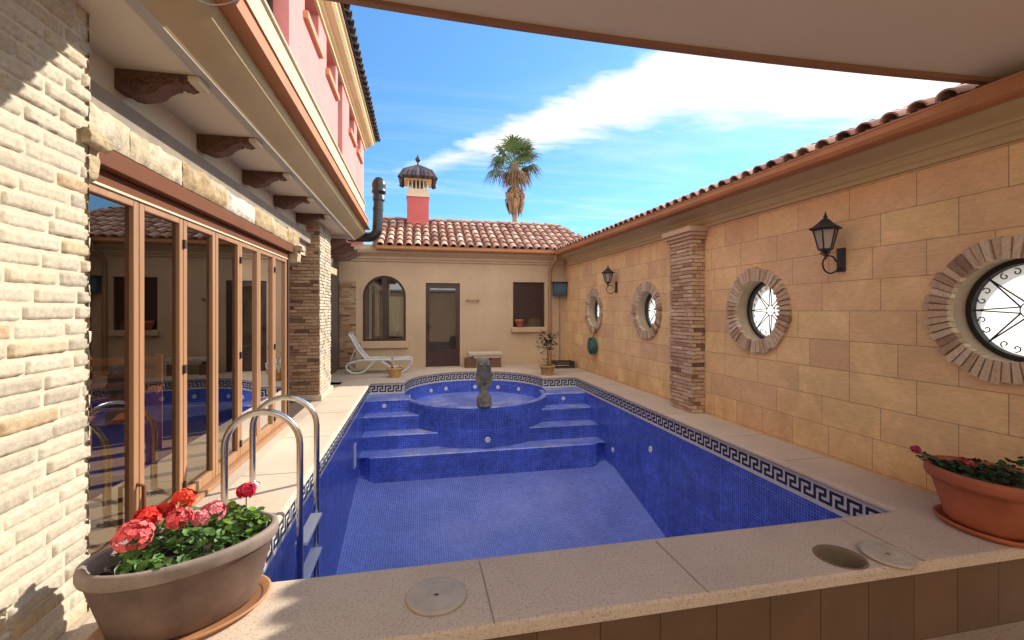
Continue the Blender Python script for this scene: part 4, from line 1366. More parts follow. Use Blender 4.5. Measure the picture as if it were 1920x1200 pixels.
# rough stone lintel in lengths
ln = MB(); lr = random.Random(61)
y = 2.30
LX = -1.545
while y < 6.42:
    L = lr.uniform(0.38, 0.75); y1 = min(6.44, y + L)
    z0, z1 = 2.236, 2.40 + lr.uniform(-0.015, 0.02)
    nx, nz = max(3, int((y1 - y) / 0.035)), 6
    off = Vector((lr.uniform(-9, 9), lr.uniform(-9, 9), 0)); dpt = lr.uniform(-0.008, 0.008)
    vs = []
    for j in range(nz + 1):
        for i in range(nx + 1):
            fu, fv = i / nx, j / nz
            yy, zz = y + 0.004 + (y1 - y - 0.008) * fu, z0 + (z1 - z0) * fv
            qv = Vector((yy * 9, zz * 9, 0)) + off
            e = min(1, min(fu, 1 - fu) * (y1 - y) / 0.012, min(fv, 1 - fv) * (z1 - z0) / 0.012)
            h = noise.noise(qv) * 0.015 + noise.noise(qv * 3) * 0.012
            vs.append((LX + (dpt + h) * (0.3 + 0.7 * e) - 0.02 * (1 - e), yy, zz + (noise.noise(qv * 2) * 0.012 if fv == 1 else 0) + (noise.noise(qv * 1.2) * 0.012 if fv == 1 else 0)))
    w_ = nx + 1
    ln.add(vs, [(j * w_ + i, j * w_ + i + 1, (j + 1) * w_ + i + 1, (j + 1) * w_ + i) for j in range(nz) for i in range(nx)], lr.random(), smooth=True)
    ln.box(-1.70, LX - 0.025, y + 0.003, y1 - 0.003, z0 + 0.003, z1 - 0.008)
    y = y1
P(ln, 'stone_lintel', M['lintel'], vl)
# scrolled brackets below the lintel ends
def scroll(mb, y0, y1, x_tip, z_top, L=0.17, H=0.20):
    po = [(-0.12, 0), (L * 0.0 + 0.0, 0)]
    po = [(-0.15, 0.0), (0.02, 0.0), (0.035, -0.03), (0.03, -0.06), (0.0, -0.075), (-0.015, -0.06), (-0.03, -0.075), (-0.02, -0.12), (-0.03, -H), (-0.06, -H - 0.02), (-0.15, -H - 0.02)]
    mb.prism(po, lambda u, v, w: (x_tip + u, w, z_top + v), y0, y1)
for (y0, y1, nm) in ((2.40, 2.55, 'a'), (6.2, 6.36, 'b')):
    m = MB(); scroll(m, y0, y1, -1.50, 2.232)
    P(m, 'lintel_bracket', M['lintel'] if nm == 'a' else M['bracket'] if 'bracket' in M else M['lintel'], vl, bevel=0.01)
# wall over the doors
ow = MB()
ow.box(-1.95, -1.705, 2.30, 7.46, 2.235, 2.80)
P(ow, 'upper_wall', M['soffit'], vl)
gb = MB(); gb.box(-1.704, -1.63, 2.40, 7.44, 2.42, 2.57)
P(gb, 'lintel_shade', M['lintel_shade'] if 'lintel_shade' in M else M['soffit_edge'], vl, bevel=0.006)  # dark strip, its colour paints the shade above the lintel
# niche between the doors and the column
nc = MB(); nc.box(-2.1, -1.98, 6.10, 7.46, 0, 2.234); nc.box(-1.98, -1.70, 6.15, 6.2, 0.0, 2.12)
P(nc, 'niche_panel', M['wood_dark'], vl)

# soffit, cove and gutter of the ground floor
EVE = 9.25
sf = MB(); sf.box(-1.95, -1.29, -1.2, EVE, 2.78, 2.86)
P(sf, 'soffit', M['soffit'], vl)
se = MB()
se.sweep([(-1.289, 2.785), (-1.288, 2.776), (-1.222, 2.774), (-1.221, 2.785)], lambda u, z, w: (u, w, z), [-1.2, EVE], smooth=False)
P(se, 'soffit_edge', M['soffit_edge'], vl)
cv = MB()
cv.sweep([(-1.222, 2.778), (-1.21, 2.790), (-1.16, 2.825), (-1.10, 2.868), (-1.05, 2.905), (-1.035, 2.93), (-1.03, 3.06)], lambda u, z, w: (u, w, z), [-1.2, EVE], smooth=False)
cv.add([(-1.95, EVE, 2.78), (-1.222, EVE, 2.78), (-1.04, EVE, 2.92), (-1.04, EVE, 3.1), (-1.95, EVE, 3.1)], [(0, 1, 2, 3, 4)])
P(cv, 'eaves_cornice', M['tan'], vl)
gt = MB()
gt.sweep(gutter_prof(-0.98, 2.99, -0.13, 0.18, 1), lambda u, z, w: (u, w, z), [-1.2, EVE], smooth=False)
P(gt, 'gutter', M['copper'], vl)
gc = MB(); gc.box(-1.02, -0.966, -1.2, EVE + 0.01, 3.171, 3.186)
P(gc, 'gutter_highlight', M['plaster_pale'], vl)  # pale strip paints the highlight along the gutter's top edge
fr_ = MB(); fr_.box(-1.95, -1.06, -1.2, EVE - 0.004, 3.08, 3.14)
P(fr_, 'flat_roof', M['plaster_pale'], vl)

# carved corbels
def corbel(y):
    m = MB()
    po = [(-1.702, 2.778), (-1.29, 2.778), (-1.283, 2.762), (-1.30, 2.748), (-1.325, 2.745), (-1.335, 2.725), (-1.355, 2.716), (-1.375, 2.728), (-1.40, 2.733), (-1.425, 2.718), (-1.45, 2.706), (-1.475, 2.690), (-1.495, 2.664), (-1.53, 2.648), (-1.57, 2.640), (-1.61, 2.634), (-1.65, 2.642), (-1.68, 2.660), (-1.702, 2.664)]
    m.prism(po, lambda u, v, w: (u, w, v), y - 0.06, y + 0.06)
    # carved scroll on both cheeks
    for s_ in (-1, 1):
        pts = []
        for k in range(26):
            th = k / 25 * 2 * math.pi * 1.4; rr = 0.055 * (1 - k / 30)
            pts.append((-1.60 + rr * math.cos(th) * 0.95, y + s_ * 0.06, 2.70 + rr * math.sin(th) * 0.9))
        m.tube(pts, 0.010, 6)
        for q_ in range(5):
            xq = -1.52 + 0.045 * q_
            m.ball((xq, y + s_ * 0.06, 2.735 + 0.003 * q_), 0.016, 8, 6)
            m.tube([(xq, y + s_ * 0.06, 2.73), (xq + 0.02, y + s_ * 0.061, 2.705 + 0.008 * q_)], [0.008, 0.004], 5)
        m.tube([(-1.55, y + s_ * 0.06, 2.72), (-1.48, y + s_ * 0.062, 2.735), (-1.42, y + s_ * 0.06, 2.745), (-1.34, y + s_ * 0.06, 2.755)], 0.009, 6)
    P(m, 'corbel', M['corbel'], vl)
    e = MB(); e.box(-1.33, -1.268, y - 0.068, y + 0.068, 2.738, 2.775)
    P(e, 'lit_corbel_tip', M['plaster_pale'], vl, bevel=0.006)  # pale end box paints the sunlight on the dark corbel's tip
for y in (3.03, 4.0, 4.92, 5.90, 6.90): corbel(y)

# upper storey
UX = -1.3
uw = MB()
ops = [(4.1, 4.96, 4.02, 5.32), (5.6, 6.35, 4.86, 5.32), (6.86, 7.60, 4.86, 5.32), (7.78, 8.24, 4.02, 5.32), (9.0, 9.70, 4.86, 5.32), (10.1, 10.75, 4.86, 5.32)]
UY1 = 11.3
uz0, uz1 = 4.0, 5.40
prev = -1.2
def uq(y0, y1, z0, z1): uw.add([(UX, y0, z0), (UX, y1, z0), (UX, y1, z1), (UX, y0, z1)], [(0, 1, 2, 3)])
for (a, b, z0, z1) in ops:
    uq(prev, a, uz0, uz1)
    if z0 > uz0: uq(a, b, uz0, z0)
    uq(a, b, z1, uz1)
    d = 0.16
    uw.add([(UX, a, z0), (UX - d, a, z0), (UX - d, a, z1), (UX, a, z1)], [(0, 1, 2, 3)])
    uw.add([(UX, b, z0), (UX, b, z1), (UX - d, b, z1), (UX - d, b, z0)], [(0, 1, 2, 3)])
    uw.add([(UX, a, z1), (UX - d, a, z1), (UX - d, b, z1), (UX, b, z1)], [(0, 1, 2, 3)])
    uw.add([(UX, a, z0), (UX, b, z0), (UX - d, b, z0), (UX - d, a, z0)], [(0, 1, 2, 3)])
    prev = b
uq(prev, UY1, uz0, uz1)
uw.add([(UX, UY1, 2.9), (-6, UY1, 2.9), (-6, UY1, uz1), (UX, UY1, uz1)], [(0, 1, 2, 3)])
P(uw, 'upper_storey', M['pink'], vl, recalc=False)
for (a, b, z0, z1) in ops:
    m = MB(); x = UX - 0.15
    m.box(x - 0.04, x, a + 0.002, a + 0.07, z0, z1 - 0.002); m.box(x - 0.04, x, b - 0.07, b - 0.002, z0, z1 - 0.002)
    m.box(x - 0.04, x, a + 0.07, b - 0.07, z1 - 0.07, z1 - 0.002); m.box(x - 0.04, x, a + 0.07, b - 0.07, z0, z0 + 0.07)
    w_o = P(m, 'window', M['wood_dark'], vl)
    p = MB(); p.box(x - 0.03, x - 0.024, a + 0.06, b - 0.06, z0 + 0.06, z1 - 0.06)
    P(p, 'pane', M['glass_dark'], w_o)
    if z0 > 4.5:
        s_ = MB(); s_.box(UX - 0.15, UX + 0.055, a - 0.06, b + 0.06, z0 - 0.09, z0 + 0.003)
        P(s_, 'sill', M['pink_sill'], w_o, bevel=0.012)
bs = MB()
bs.box(-1.7, UX + 0.02, -1.2, UY1 + 0.02, 3.10, 3.97)
bs.box(-1.7, UX + 0.045, -1.2, UY1 + 0.04, 3.97, 4.005)
P(bs, 'base_band', M['band_pale'], vl, bevel=0.006)
uc = MB()
uc.sweep([(UX - 0.01, 5.34), (UX + 0.03, 5.34), (UX + 0.035, 5.375), (UX + 0.07, 5.39), (UX + 0.075, 5.42), (UX + 0.11, 5.43), (UX + 0.17, 5.46), (UX + 0.21, 5.50), (UX + 0.22, 5.545), (UX + 0.25, 5.55), (UX + 0.25, 5.585), (UX - 0.01, 5.60)], lambda u, z, w: (u, w, z), [-1.2, UY1 + 0.25], smooth=False)
uc.add([(UX - 0.01, UY1 + 0.25, 5.34), (UX + 0.25, UY1 + 0.25, 5.55), (UX + 0.25, UY1 + 0.25, 5.585), (UX - 2, UY1 + 0.25, 5.60), (UX - 2, UY1 + 0.25, 5.34)], [(0, 1, 2, 3, 4)])
P(uc, 'eaves_moulding', M['yellow'], vl)
ut = MB()
ex, ez = UX + 0.32, 5.60
up = Vector((-0.9, 0, 0.42)).normalized(); al = Vector((0, 1, 0)); nr = Vector((0.42, 0, 0.9)).normalized()
up_l = 1.6
tiles(ut, None, (ex, -1.2, ez), al, up, nr, UY1 + 1.6, up_l, 0.2, 0.4, seed=71)
ut.add([(ex - 0.03, -1.2, ez - 0.012), (ex - 0.03, UY1 + 0.35, ez - 0.012), (ex - 1.5, UY1 + 0.35, ez + 0.68), (ex - 1.5, -1.2, ez + 0.68)], [(0, 1, 2, 3)], 0.2)
P(ut, 'tiled_roof', M['tile_dark'], vl)

# room behind the folding doors
rm = MB()
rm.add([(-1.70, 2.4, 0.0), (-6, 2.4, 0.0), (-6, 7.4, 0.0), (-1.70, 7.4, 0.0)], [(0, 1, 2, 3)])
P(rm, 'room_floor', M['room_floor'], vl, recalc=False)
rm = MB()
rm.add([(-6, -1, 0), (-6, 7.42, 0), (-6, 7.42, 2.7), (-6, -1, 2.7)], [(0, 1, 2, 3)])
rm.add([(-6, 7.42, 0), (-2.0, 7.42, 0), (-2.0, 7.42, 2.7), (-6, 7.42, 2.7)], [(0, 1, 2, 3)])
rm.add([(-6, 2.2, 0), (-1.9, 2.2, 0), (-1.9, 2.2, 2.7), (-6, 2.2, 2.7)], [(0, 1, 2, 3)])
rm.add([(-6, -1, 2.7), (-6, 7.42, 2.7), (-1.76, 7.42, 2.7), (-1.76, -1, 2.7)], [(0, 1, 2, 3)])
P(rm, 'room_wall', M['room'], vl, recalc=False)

# recessed porch past the column
po = MB()
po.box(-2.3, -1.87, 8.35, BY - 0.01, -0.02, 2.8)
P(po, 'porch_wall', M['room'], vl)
pd = MB()
for y0, y1 in ((8.6, 8.7), (9.35, 9.45), (10.1, 10.2)): pd.box(-1.868, -1.84, y0, y1, 0, 2.05)
pd.box(-1.868, -1.84, 8.6, 10.2, 2.05, 2.14); pd.box(-1.868, -1.85, 8.6, 10.2, 0.0, 0.12)
P(pd, 'porch_door', M['wood_dark'], vl)
for k in range(5):
    y = 8.75 + k * 0.5
    m = MB(); m.prism([(-1.868, 2.72), (-1.30, 2.72), (-1.30, 2.66), (-1.40, 2.62), (-1.55, 2.54), (-1.868, 2.52)], lambda u, v, w: (u, w, v), y - 0.05, y + 0.05)
    P(m, 'porch_corbel', M['corbel'], vl)
sb = MB(); sb.box(-1.87, -1.75, 8.36, 10.4, 2.16, 2.30)
P(sb, 'porch_lintel', M['lintel'], vl, bevel=0.01)

# ------------------------------------------------------------------ porch roof over the viewpoint
pc = thing('porch_roof', 'flat beige porch ceiling with a brown edge over the near end of the pool', 'porch roof', (1.2, 0.8, 3.2))
# the ceiling drops gently towards the boundary wall and its free edge is bowed
bowx = [-1.27 + 5.7 * k / 30 for k in range(31)]
def pz(x): return 3.222 - 0.40 * (x + 0.39) / 4.12
def pyf(x): return 2.82 - 0.66 * (x + 0.39) / 4.12 + 0.07 * (1 - ((x - 1.65) / 2.06) ** 2)
def slab(mb, y0f, y1f, zb, zt):
    vs = []
    for x in bowx: vs += [(x, y0f(x), pz(x) + zb), (x, y1f(x), pz(x) + zb), (x, y1f(x), pz(x) + zt), (x, y0f(x), pz(x) + zt)]
    mb.add(vs, [(4 * i + k, 4 * i + (k + 1) % 4, 4 * i + 4 + (k + 1) % 4, 4 * i + 4 + k) for i in range(len(bowx) - 1) for k in range(4)])
    mb.add(vs[:4], [(0, 1, 2, 3)]); mb.add(vs[-4:], [(3, 2, 1, 0)])
c = MB(); slab(c, lambda x: -0.7, lambda x: pyf(x) - 0.046, 0.028, 0.18)
P(c, 'ceiling', M['canopy'], pc)
c = MB(); slab(c, lambda x: pyf(x) - 0.045, pyf, 0.0, 0.22)
P(c, 'fascia', M['fascia'], pc)
c = MB(); slab(c, lambda x: -0.76, lambda x: -0.701, 0.0, 0.22)
P(c, 'rear_fascia', M['fascia'], pc)

gw = thing('added_rear_wall', 'plain cream wall added unseen behind the viewpoint to block rear light', 'wall', (2, -3.4, H0))  # added out of view, keeps low rear light off the pool's front wall
c = MB(); c.box(-7, 7, -3.6, -3.4, H0, 2.5)
P(c, 'wall_face', M['plaster'], gw)
c = MB(); c.box(-7, 7, -3.65, -3.35, 2.501, 2.6)
P(c, 'coping', M['canopy'], gw)

# ------------------------------------------------------------------ flue pipe
fp = thing('flue_pipe', 'black metal stove flue with an elbow and a cowl against the sky', 'flue pipe', (-0.83, 9.42, 2.9))
m = MB()
FY, FX, FZ = 9.42, -0.82, 2.875
pts = [(-1.84, FY, FZ), (FX - 0.17, FY, FZ)]
for k in range(1, 8):
    a = R(-90) + R(90) * k / 7
    pts.append((FX - 0.17 + 0.17 * math.cos(a), FY, FZ + 0.17 + 0.17 * math.sin(a)))
pts.append((FX + 0.03, FY, 3.75))
m.tube(pts, 0.098, 20)
for p_, d_ in (((-1.3, FY, FZ), 'x'), ((FX + 0.015, FY, 3.45), 'z')):
    e = 0.025
    q0, q1 = (Vector(p_) - Vector((e, 0, 0)), Vector(p_) + Vector((e, 0, 0))) if d_ == 'x' else (Vector(p_) - Vector((0, 0, e)), Vector(p_) + Vector((0, 0, e)))
    m.tube([q0, q1], 0.106, 20)
P(m, 'pipe', M['flue'], fp)
m = MB()
m.lathe([(0.118, 3.62), (0.118, 3.70), (0.108, 3.71), (0.108, 3.76), (0.138, 3.77), (0.138, 3.82), (0.122, 3.85), (0.138, 3.90), (0.132, 3.97), (0.105, 4.03), (0.06, 4.08), (0.001, 4.10)], (FX + 0.03, FY, 0), 24)
P(m, 'cowl', M['flue'], fp)

# ------------------------------------------------------------------ pool ladder
ld = thing('pool_ladder', 'stainless steel pool ladder with two arched handrails on the left pool edge', 'ladder', (-1.05, 3.66, 0))
for y in (3.40, 3.93):
    m = MB(); xo, xi, r = -1.30, -0.82, 0.24
    pts = [(xo, y, 0.0), (xo, y, 0.2), (xo, y, 0.44)]
    for k in range(1, 17):
        a = math.pi - math.pi * k / 16
        pts.append(((xo + xi) / 2 + r * math.cos(a), y, 0.45 + r * math.sin(a)))
    pts += [(xi, y, 0.2), (xi, y, -0.5), (xi, y, -1.35)]
    m.tube(pts, 0.0225, 16)
    P(m, 'handrail', M['steel'], ld)
    fm = MB(); fm.lathe([(0.055, 0.001), (0.055, 0.008), (0.03, 0.022), (0.024, 0.03)], (xo, y, 0), 24)
    P(fm, 'flange', M['steel'], ld)
for z in (-0.26, -0.54, -0.82, -1.1):
    m = MB(); m.box(-0.86, -0.775, 3.42, 3.91, z - 0.02, z)
    for k in range(5): m.box(-0.852 + k * 0.016, -0.846 + k * 0.016, 3.43, 3.90, z + 0.0005, z + 0.003)
    P(m, 'tread', M['steel_matte'] if 'steel_matte' in M else M['fitting'], ld, bevel=0.004)

# ------------------------------------------------------------------ plants
def petals(mb, c, r, n, rnd, size):
    c = Vector(c)
    for k in range(n):
        d = Vector((rnd.gauss(0, 1), rnd.gauss(0, 1), rnd.gauss(0.5, 0.9))).normalized(); tn = rnd.random()
        p = c + Vector((d.x * r, d.y * r, d.z * r * 0.8)) * rnd.uniform(0.7, 1.15)
        t = d.orthogonal().normalized(); t = Matrix.Rotation(rnd.uniform(0, 6.28), 3, d) @ t; b = d.cross(t)
        for q in range(5):
            a = q * 2 * math.pi / 5
            e = t * math.cos(a) + b * math.sin(a); s_ = t * -math.sin(a) + b * math.cos(a)
            sz = size * rnd.uniform(0.8, 1.2)
            mb.add([p, p + e * sz * 0.6 + s_ * sz * 0.42 + d * sz * 0.15, p + e * sz + d * sz * 0.1, p + e * sz * 0.6 - s_ * sz * 0.42 + d * sz * 0.15], [(0, 1, 2, 3)], tn)


def leaf_disc(mb, c, nrm, r, rnd, lobes=7):
    c = Vector(c); nrm = Vector(nrm).normalized()
    t = nrm.orthogonal().normalized(); t = Matrix.Rotation(rnd.uniform(0, 6.28), 3, nrm) @ t; b = nrm.cross(t)
    n = lobes * 2; v = [c - nrm * r * 0.25]
    cup = rnd.uniform(-0.1, 0.25)
    for k in range(n + 1):
        a = -2.85 + 5.7 * k / n
        rr = r * (1.0 if k % 2 == 0 else 0.86) * rnd.uniform(0.92, 1.06)
        v.append(c + (t * math.cos(a) + b * math.sin(a)) * rr + nrm * r * cup * rnd.uniform(0.5, 1.3))
    mb.add(v, [(0, k + 1, k + 2) for k in range(n)], smooth=True)


def oval_pot(name, label, cx, cy, rot, prof, sx, sy, mat, mat_rim=None):
    t = thing(name, label, 'planter', (cx, cy, 0), rot)
    if mat_rim:
        m = MB(); m.lathe(prof[:8], (0, 0, 0), 64, sx, sy); bowl = m.build('bowl', mat, t)
        m = MB(); m.lathe(prof[7:], (0, 0, 0), 64, sx, sy); m.build('rim', mat_rim, t)
    else:
        m = MB(); m.lathe(prof, (0, 0, 0), 64, sx, sy); m.build('bowl', mat, t)
    s_ = MB()
    rin = prof[-1][0]; zi = prof[-1][1]
    rs = random.Random(hash(label) % 1000)
    rr = [0.001, 0.25, 0.5, 0.75, 1.0]
    v = []; K = 40
    for f in rr:
        for k in range(K):
            a = 2 * math.pi * k / K
            v.append((rin * f * math.cos(a) * sx, rin * f * math.sin(a) * sy, zi + 0.02 * noise.noise(Vector((f * 5 * math.cos(a), f * 5 * math.sin(a), 0))) * (1 if f < 1 else 0)))
    s_.add(v, [(i * K + k, i * K + (k + 1) % K, (i + 1) * K + (k + 1) % K, (i + 1) * K + k) for i in range(4) for k in range(K)], smooth=True)
    s_.build('soil', M['soil'], t)
    return t


POT_ROT = R(29)
PC = (-1.03, 2.30)
oval_pot('oval_planter', 'large oval brown clay planter of red and pink geraniums by the brick wall', PC[0], PC[1], POT_ROT,
         [(0.001, 0.012), (0.70, 0.012), (0.74, 0.03), (0.80, 0.10), (0.88, 0.20), (0.935, 0.275), (0.945, 0.285), (0.985, 0.29), (1.0, 0.305), (1.0, 0.33), (0.985, 0.345), (0.93, 0.35), (0.90, 0.34), (0.88, 0.30), (0.86, 0.27)],
         0.375, 0.235, M['clay_brown'], M['rim_clay'])
m = MB(); m.lathe([(0.001, 0.001), (0.86, 0.001), (0.95, 0.02), (0.96, 0.03), (0.93, 0.032), (0.86, 0.011), (0.001, 0.011)], (0, 0, 0), 64, 0.355, 0.25)
o = m.build('plant_saucer', M['saucer']); o.location = (PC[0], PC[1], 0.0); o.rotation_euler = (0, 0, POT_ROT)
tag(o, 'orange oval saucer under the large brown clay planter', 'saucer')

gp_ = thing('geranium', 'geranium with salmon, red and pink flower heads growing in the oval brown planter', 'plant', (PC[0], PC[1], 0.27), POT_ROT)
rnd = random.Random(77)
lf, lb = MB(), MB(); stm = MB()
def loc(u, v): return u * 0.385, v * 0.24
for k in range(330):
    u = rnd.uniform(-0.62, 0.86); v = rnd.uniform(-0.85, 0.85)
    if u * u + v * v > 0.74: continue
    x, y = loc(u, v)
    hmax = 0.06 + 0.13 * max(0, 1 - ((u - 0.15) / 0.85) ** 2 - v * v * 0.6)
    z = rnd.uniform(0.02, hmax)
    leaf_disc(lb if (u > 0.35 and rnd.random() < 0.55) else lf, (x, y, z), (rnd.gauss(0, 0.5), rnd.gauss(-0.2, 0.5), 1), rnd.uniform(0.016, 0.031), rnd)
heads = [((-0.50, -0.30), 0.185, 0.062, 'salmon'), ((-0.36, 0.25), 0.20, 0.045, 'red'), ((-0.02, 0.32), 0.245, 0.042, 'orange'), ((-0.08, -0.15), 0.195, 0.046, 'salmon'),
         ((0.26, 0.02), 0.175, 0.045, 'pink'), ((0.64, 0.32), 0.215, 0.036, 'crimson'), ((-0.20, 0.45), 0.20, 0.03, 'red'), ((0.13, -0.10), 0.17, 0.034, 'pink')]
P_ = lambda mb, n, mt: mb.build(n, mt, gp_)
for (uv_, z, r, c) in heads:
    x, y = loc(*uv_)
    m = MB(); petals(m, (x, y, z), r * 1.05, 95, rnd, 0.017)
    P_(m, 'flower_head', M['petal_' + c])
    stm = MB(); stm.tube([(x * 0.9, y * 0.9, 0.0), (x, y, z * 0.5), (x, y, z)], 0.003, 6); P_(stm, 'stem', M['stem'])
P_(lf, 'leaves', M['leaf']); P_(lb, 'fresh_leaves', M['leaf_bright'])

# right terracotta planter
oval_pot('round_planter', 'terracotta bowl planter on the coping corner against the sandstone wall', 3.54, 2.18, R(80),
         [(0.001, 0.022), (0.62, 0.022), (0.66, 0.05), (0.76, 0.15), (0.86, 0.25), (0.90, 0.285), (0.97, 0.29), (1.0, 0.31), (1.0, 0.345), (0.985, 0.365), (0.94, 0.37), (0.91, 0.36), (0.88, 0.33), (0.86, 0.31)],
         0.33, 0.255, M['terracotta'])
m = MB(); m.lathe([(0.001, 0.001), (0.74, 0.001), (0.82, 0.022), (0.84, 0.04), (0.80, 0.042), (0.74, 0.021), (0.001, 0.021)], (0, 0, 0), 64, 0.33, 0.255)
o = m.build('plant_saucer', M['terracotta']); o.location = (3.54, 2.18, 0); o.rotation_euler = (0, 0, R(80))
tag(o, 'dark terracotta saucer under the bowl planter by the sandstone wall', 'saucer')
g2 = thing('geranium', 'dark leaved geranium with a magenta head leaning out of the terracotta bowl', 'plant', (3.54, 2.18, 0.31))
rnd = random.Random(78); lf = MB(); stm = MB()
for k in range(260):
    x = rnd.uniform(-0.17, 0.19); y = rnd.uniform(-0.26, 0.26)
    if (x / 0.2) ** 2 + (y / 0.27) ** 2 > 1: continue
    z = rnd.uniform(0.0, 0.05 + 0.05 * rnd.random() + (0.10 if y < -0.08 else 0.0))
    leaf_disc(lf, (x, y, z), (rnd.gauss(0, 0.6), rnd.gauss(0, 0.6), 1), rnd.uniform(0.014, 0.026), rnd)
for k in range(60):   # the leaning shoot
    f = rnd.random()
    leaf_disc(lf, (-0.08 - 0.13 * f + rnd.gauss(0, 0.016), 0.12 + 0.12 * f + rnd.gauss(0, 0.016), 0.04 + 0.075 * f + rnd.gauss(0, 0.012)), (rnd.gauss(0, 0.7), rnd.gauss(0, 0.7), 1), rnd.uniform(0.010, 0.018), rnd)
stm.tube([(-0.05, 0.1, 0.0), (-0.14, 0.18, 0.075), (-0.22, 0.25, 0.13)], 0.004, 6)
m = MB(); petals(m, (-0.22, 0.25, 0.135), 0.026, 36, rnd, 0.014); m.build('flower_head', M['petal_magenta'], g2)
m = MB(); petals(m, (-0.09, 0.02, 0.105), 0.022, 26, rnd, 0.013); m.build('flower_head', M['petal_dullred'], g2)
m = MB(); petals(m, (-0.04, 0.10, 0.10), 0.018, 20, rnd, 0.013); m.build('flower_head', M['petal_dullred'], g2)
lf.build('leaves', M['leaf_dark'], g2); stm.build('stems', M['stem'], g2)

# small ochre pot with a dry stalk on the left of the spa
t = thing('flower_pot', 'small ochre pot on the coping left of the spa', 'flower pot', (-0.49, 9.72, 0))
m = MB(); m.lathe([(0.001, 0.0), (0.10, 0.0), (0.11, 0.02), (0.145, 0.13), (0.155, 0.16), (0.17, 0.17), (0.17, 0.20), (0.15, 0.20), (0.14, 0.17), (0.001, 0.165)], n=28)
m.build('bowl', M['ochre_pot'], t)
t2 = thing('dry_plant', 'dry plant with one tall pale stalk in the small ochre pot', 'plant', (-0.49, 9.72, 0.16))
m = MB(); m.tube([(0, 0, 0), (-0.03, 0, 0.15), (-0.07, 0, 0.42)], [0.012, 0.009, 0.004], 6)
rnd = random.Random(5)
for k in range(26):
    a = rnd.uniform(0, 6.28); l = rnd.uniform(0.12, 0.22)
    p0 = Vector((0, 0, 0.02)); p1 = Vector((math.cos(a) * l * 0.6, math.sin(a) * l * 0.6, 0.08)); p2 = Vector((math.cos(a) * l, math.sin(a) * l, 0.02 + rnd.uniform(-0.02, 0.05)))
    s_ = Vector((-math.sin(a), math.cos(a), 0)) * 0.02
    m.add([p0, p1 + s_, p2, p1 - s_], [(0, 1, 2, 3)])
for k in range(14):
    z = rnd.uniform(0.1, 0.4); leaf_disc(m, (-0.03 - z * 0.1 + rnd.gauss(0, 0.02), rnd.gauss(0, 0.02), z), (rnd.gauss(0, 1), rnd.gauss(0, 1), 0.3), 0.02, rnd)
m.build('stalk', M['dry_stalk'], t2)

# small tree in a terracotta pot on the right of the spa
t = thing('flower_pot', 'small terracotta pot on the coping right of the spa', 'flower pot', (2.74, 9.38, 0))
m = MB(); m.lathe([(0.001, 0.0), (0.11, 0.0), (0.12, 0.02), (0.16, 0.17), (0.18, 0.175), (0.185, 0.21), (0.165, 0.215), (0.155, 0.18), (0.001, 0.175)], n=28)
m.build('bowl', M['terracotta_pale'] if 'terracotta_pale' in M else M['ochre_pot'], t)
t2 = thing('potted_tree', 'small dark leaved tree on a bare stem in the terracotta pot', 'plant', (2.74, 9.38, 0.175))
m = MB(); m.tube([(0, 0, 0), (0.01, 0, 0.2), (-0.005, 0, 0.45), (0.01, 0, 0.6)], [0.016, 0.013, 0.011, 0.006], 8)
for k in range(7):
    a = k * 0.9; m.tube([(0, 0, 0.36 + 0.03 * k), (math.cos(a) * 0.1, math.sin(a) * 0.1, 0.46 + 0.03 * k)], [0.006, 0.003], 6)
m.build('stem', M['trunk'], t2)
m = MB(); rnd = random.Random(15)
for k in range(170):
    a = rnd.uniform(0, 6.28); r = rnd.uniform(0.03, 0.21); z = 0.55 + rnd.gauss(0, 0.11)
    c = Vector((math.cos(a) * r, math.sin(a) * r, z)); d = Vector((math.cos(a), math.sin(a), rnd.uniform(-0.7, 0.7))).normalized()
    s_ = d.cross(Vector((0, 0, 1))).normalized() * 0.03; l = rnd.uniform(0.08, 0.13)
    m.add([c, c + d * l * 0.5 + s_, c + d * l, c + d * l * 0.5 - s_], [(0, 1, 2, 3)], smooth=True)
for k in range(50):
    a = rnd.uniform(0, 6.28); r = rnd.uniform(0.03, 0.2); c = Vector((math.cos(a) * r, math.sin(a) * r, rnd.uniform(0.02, 0.14)))
    d = Vector((math.cos(a), math.sin(a), rnd.uniform(-0.2, 0.9))).normalized(); s_ = d.cross(Vector((0, 0, 1))).normalized() * 0.012; l = rnd.uniform(0.05, 0.1)
    m.add([c, c + d * l * 0.5 + s_, c + d * l, c + d * l * 0.5 - s_], [(0, 1, 2, 3)], smooth=True)
m.build('crown', M['leaf_dark'], t2)

# pots on the shuttered window's sill
t = thing('flower_pot', 'small red pot on the sill of the shuttered window', 'flower pot', (2.55, BY - 0.04, WZ0))
m = MB(); m.lathe([(0.001, 0), (0.06, 0), (0.065, 0.02), (0.09, 0.12), (0.115, 0.14), (0.12, 0.2), (0.10, 0.205), (0.001, 0.19)], n=20)
m.build('bowl', M['red_pot'] if 'red_pot' in M else M['terracotta'], t)

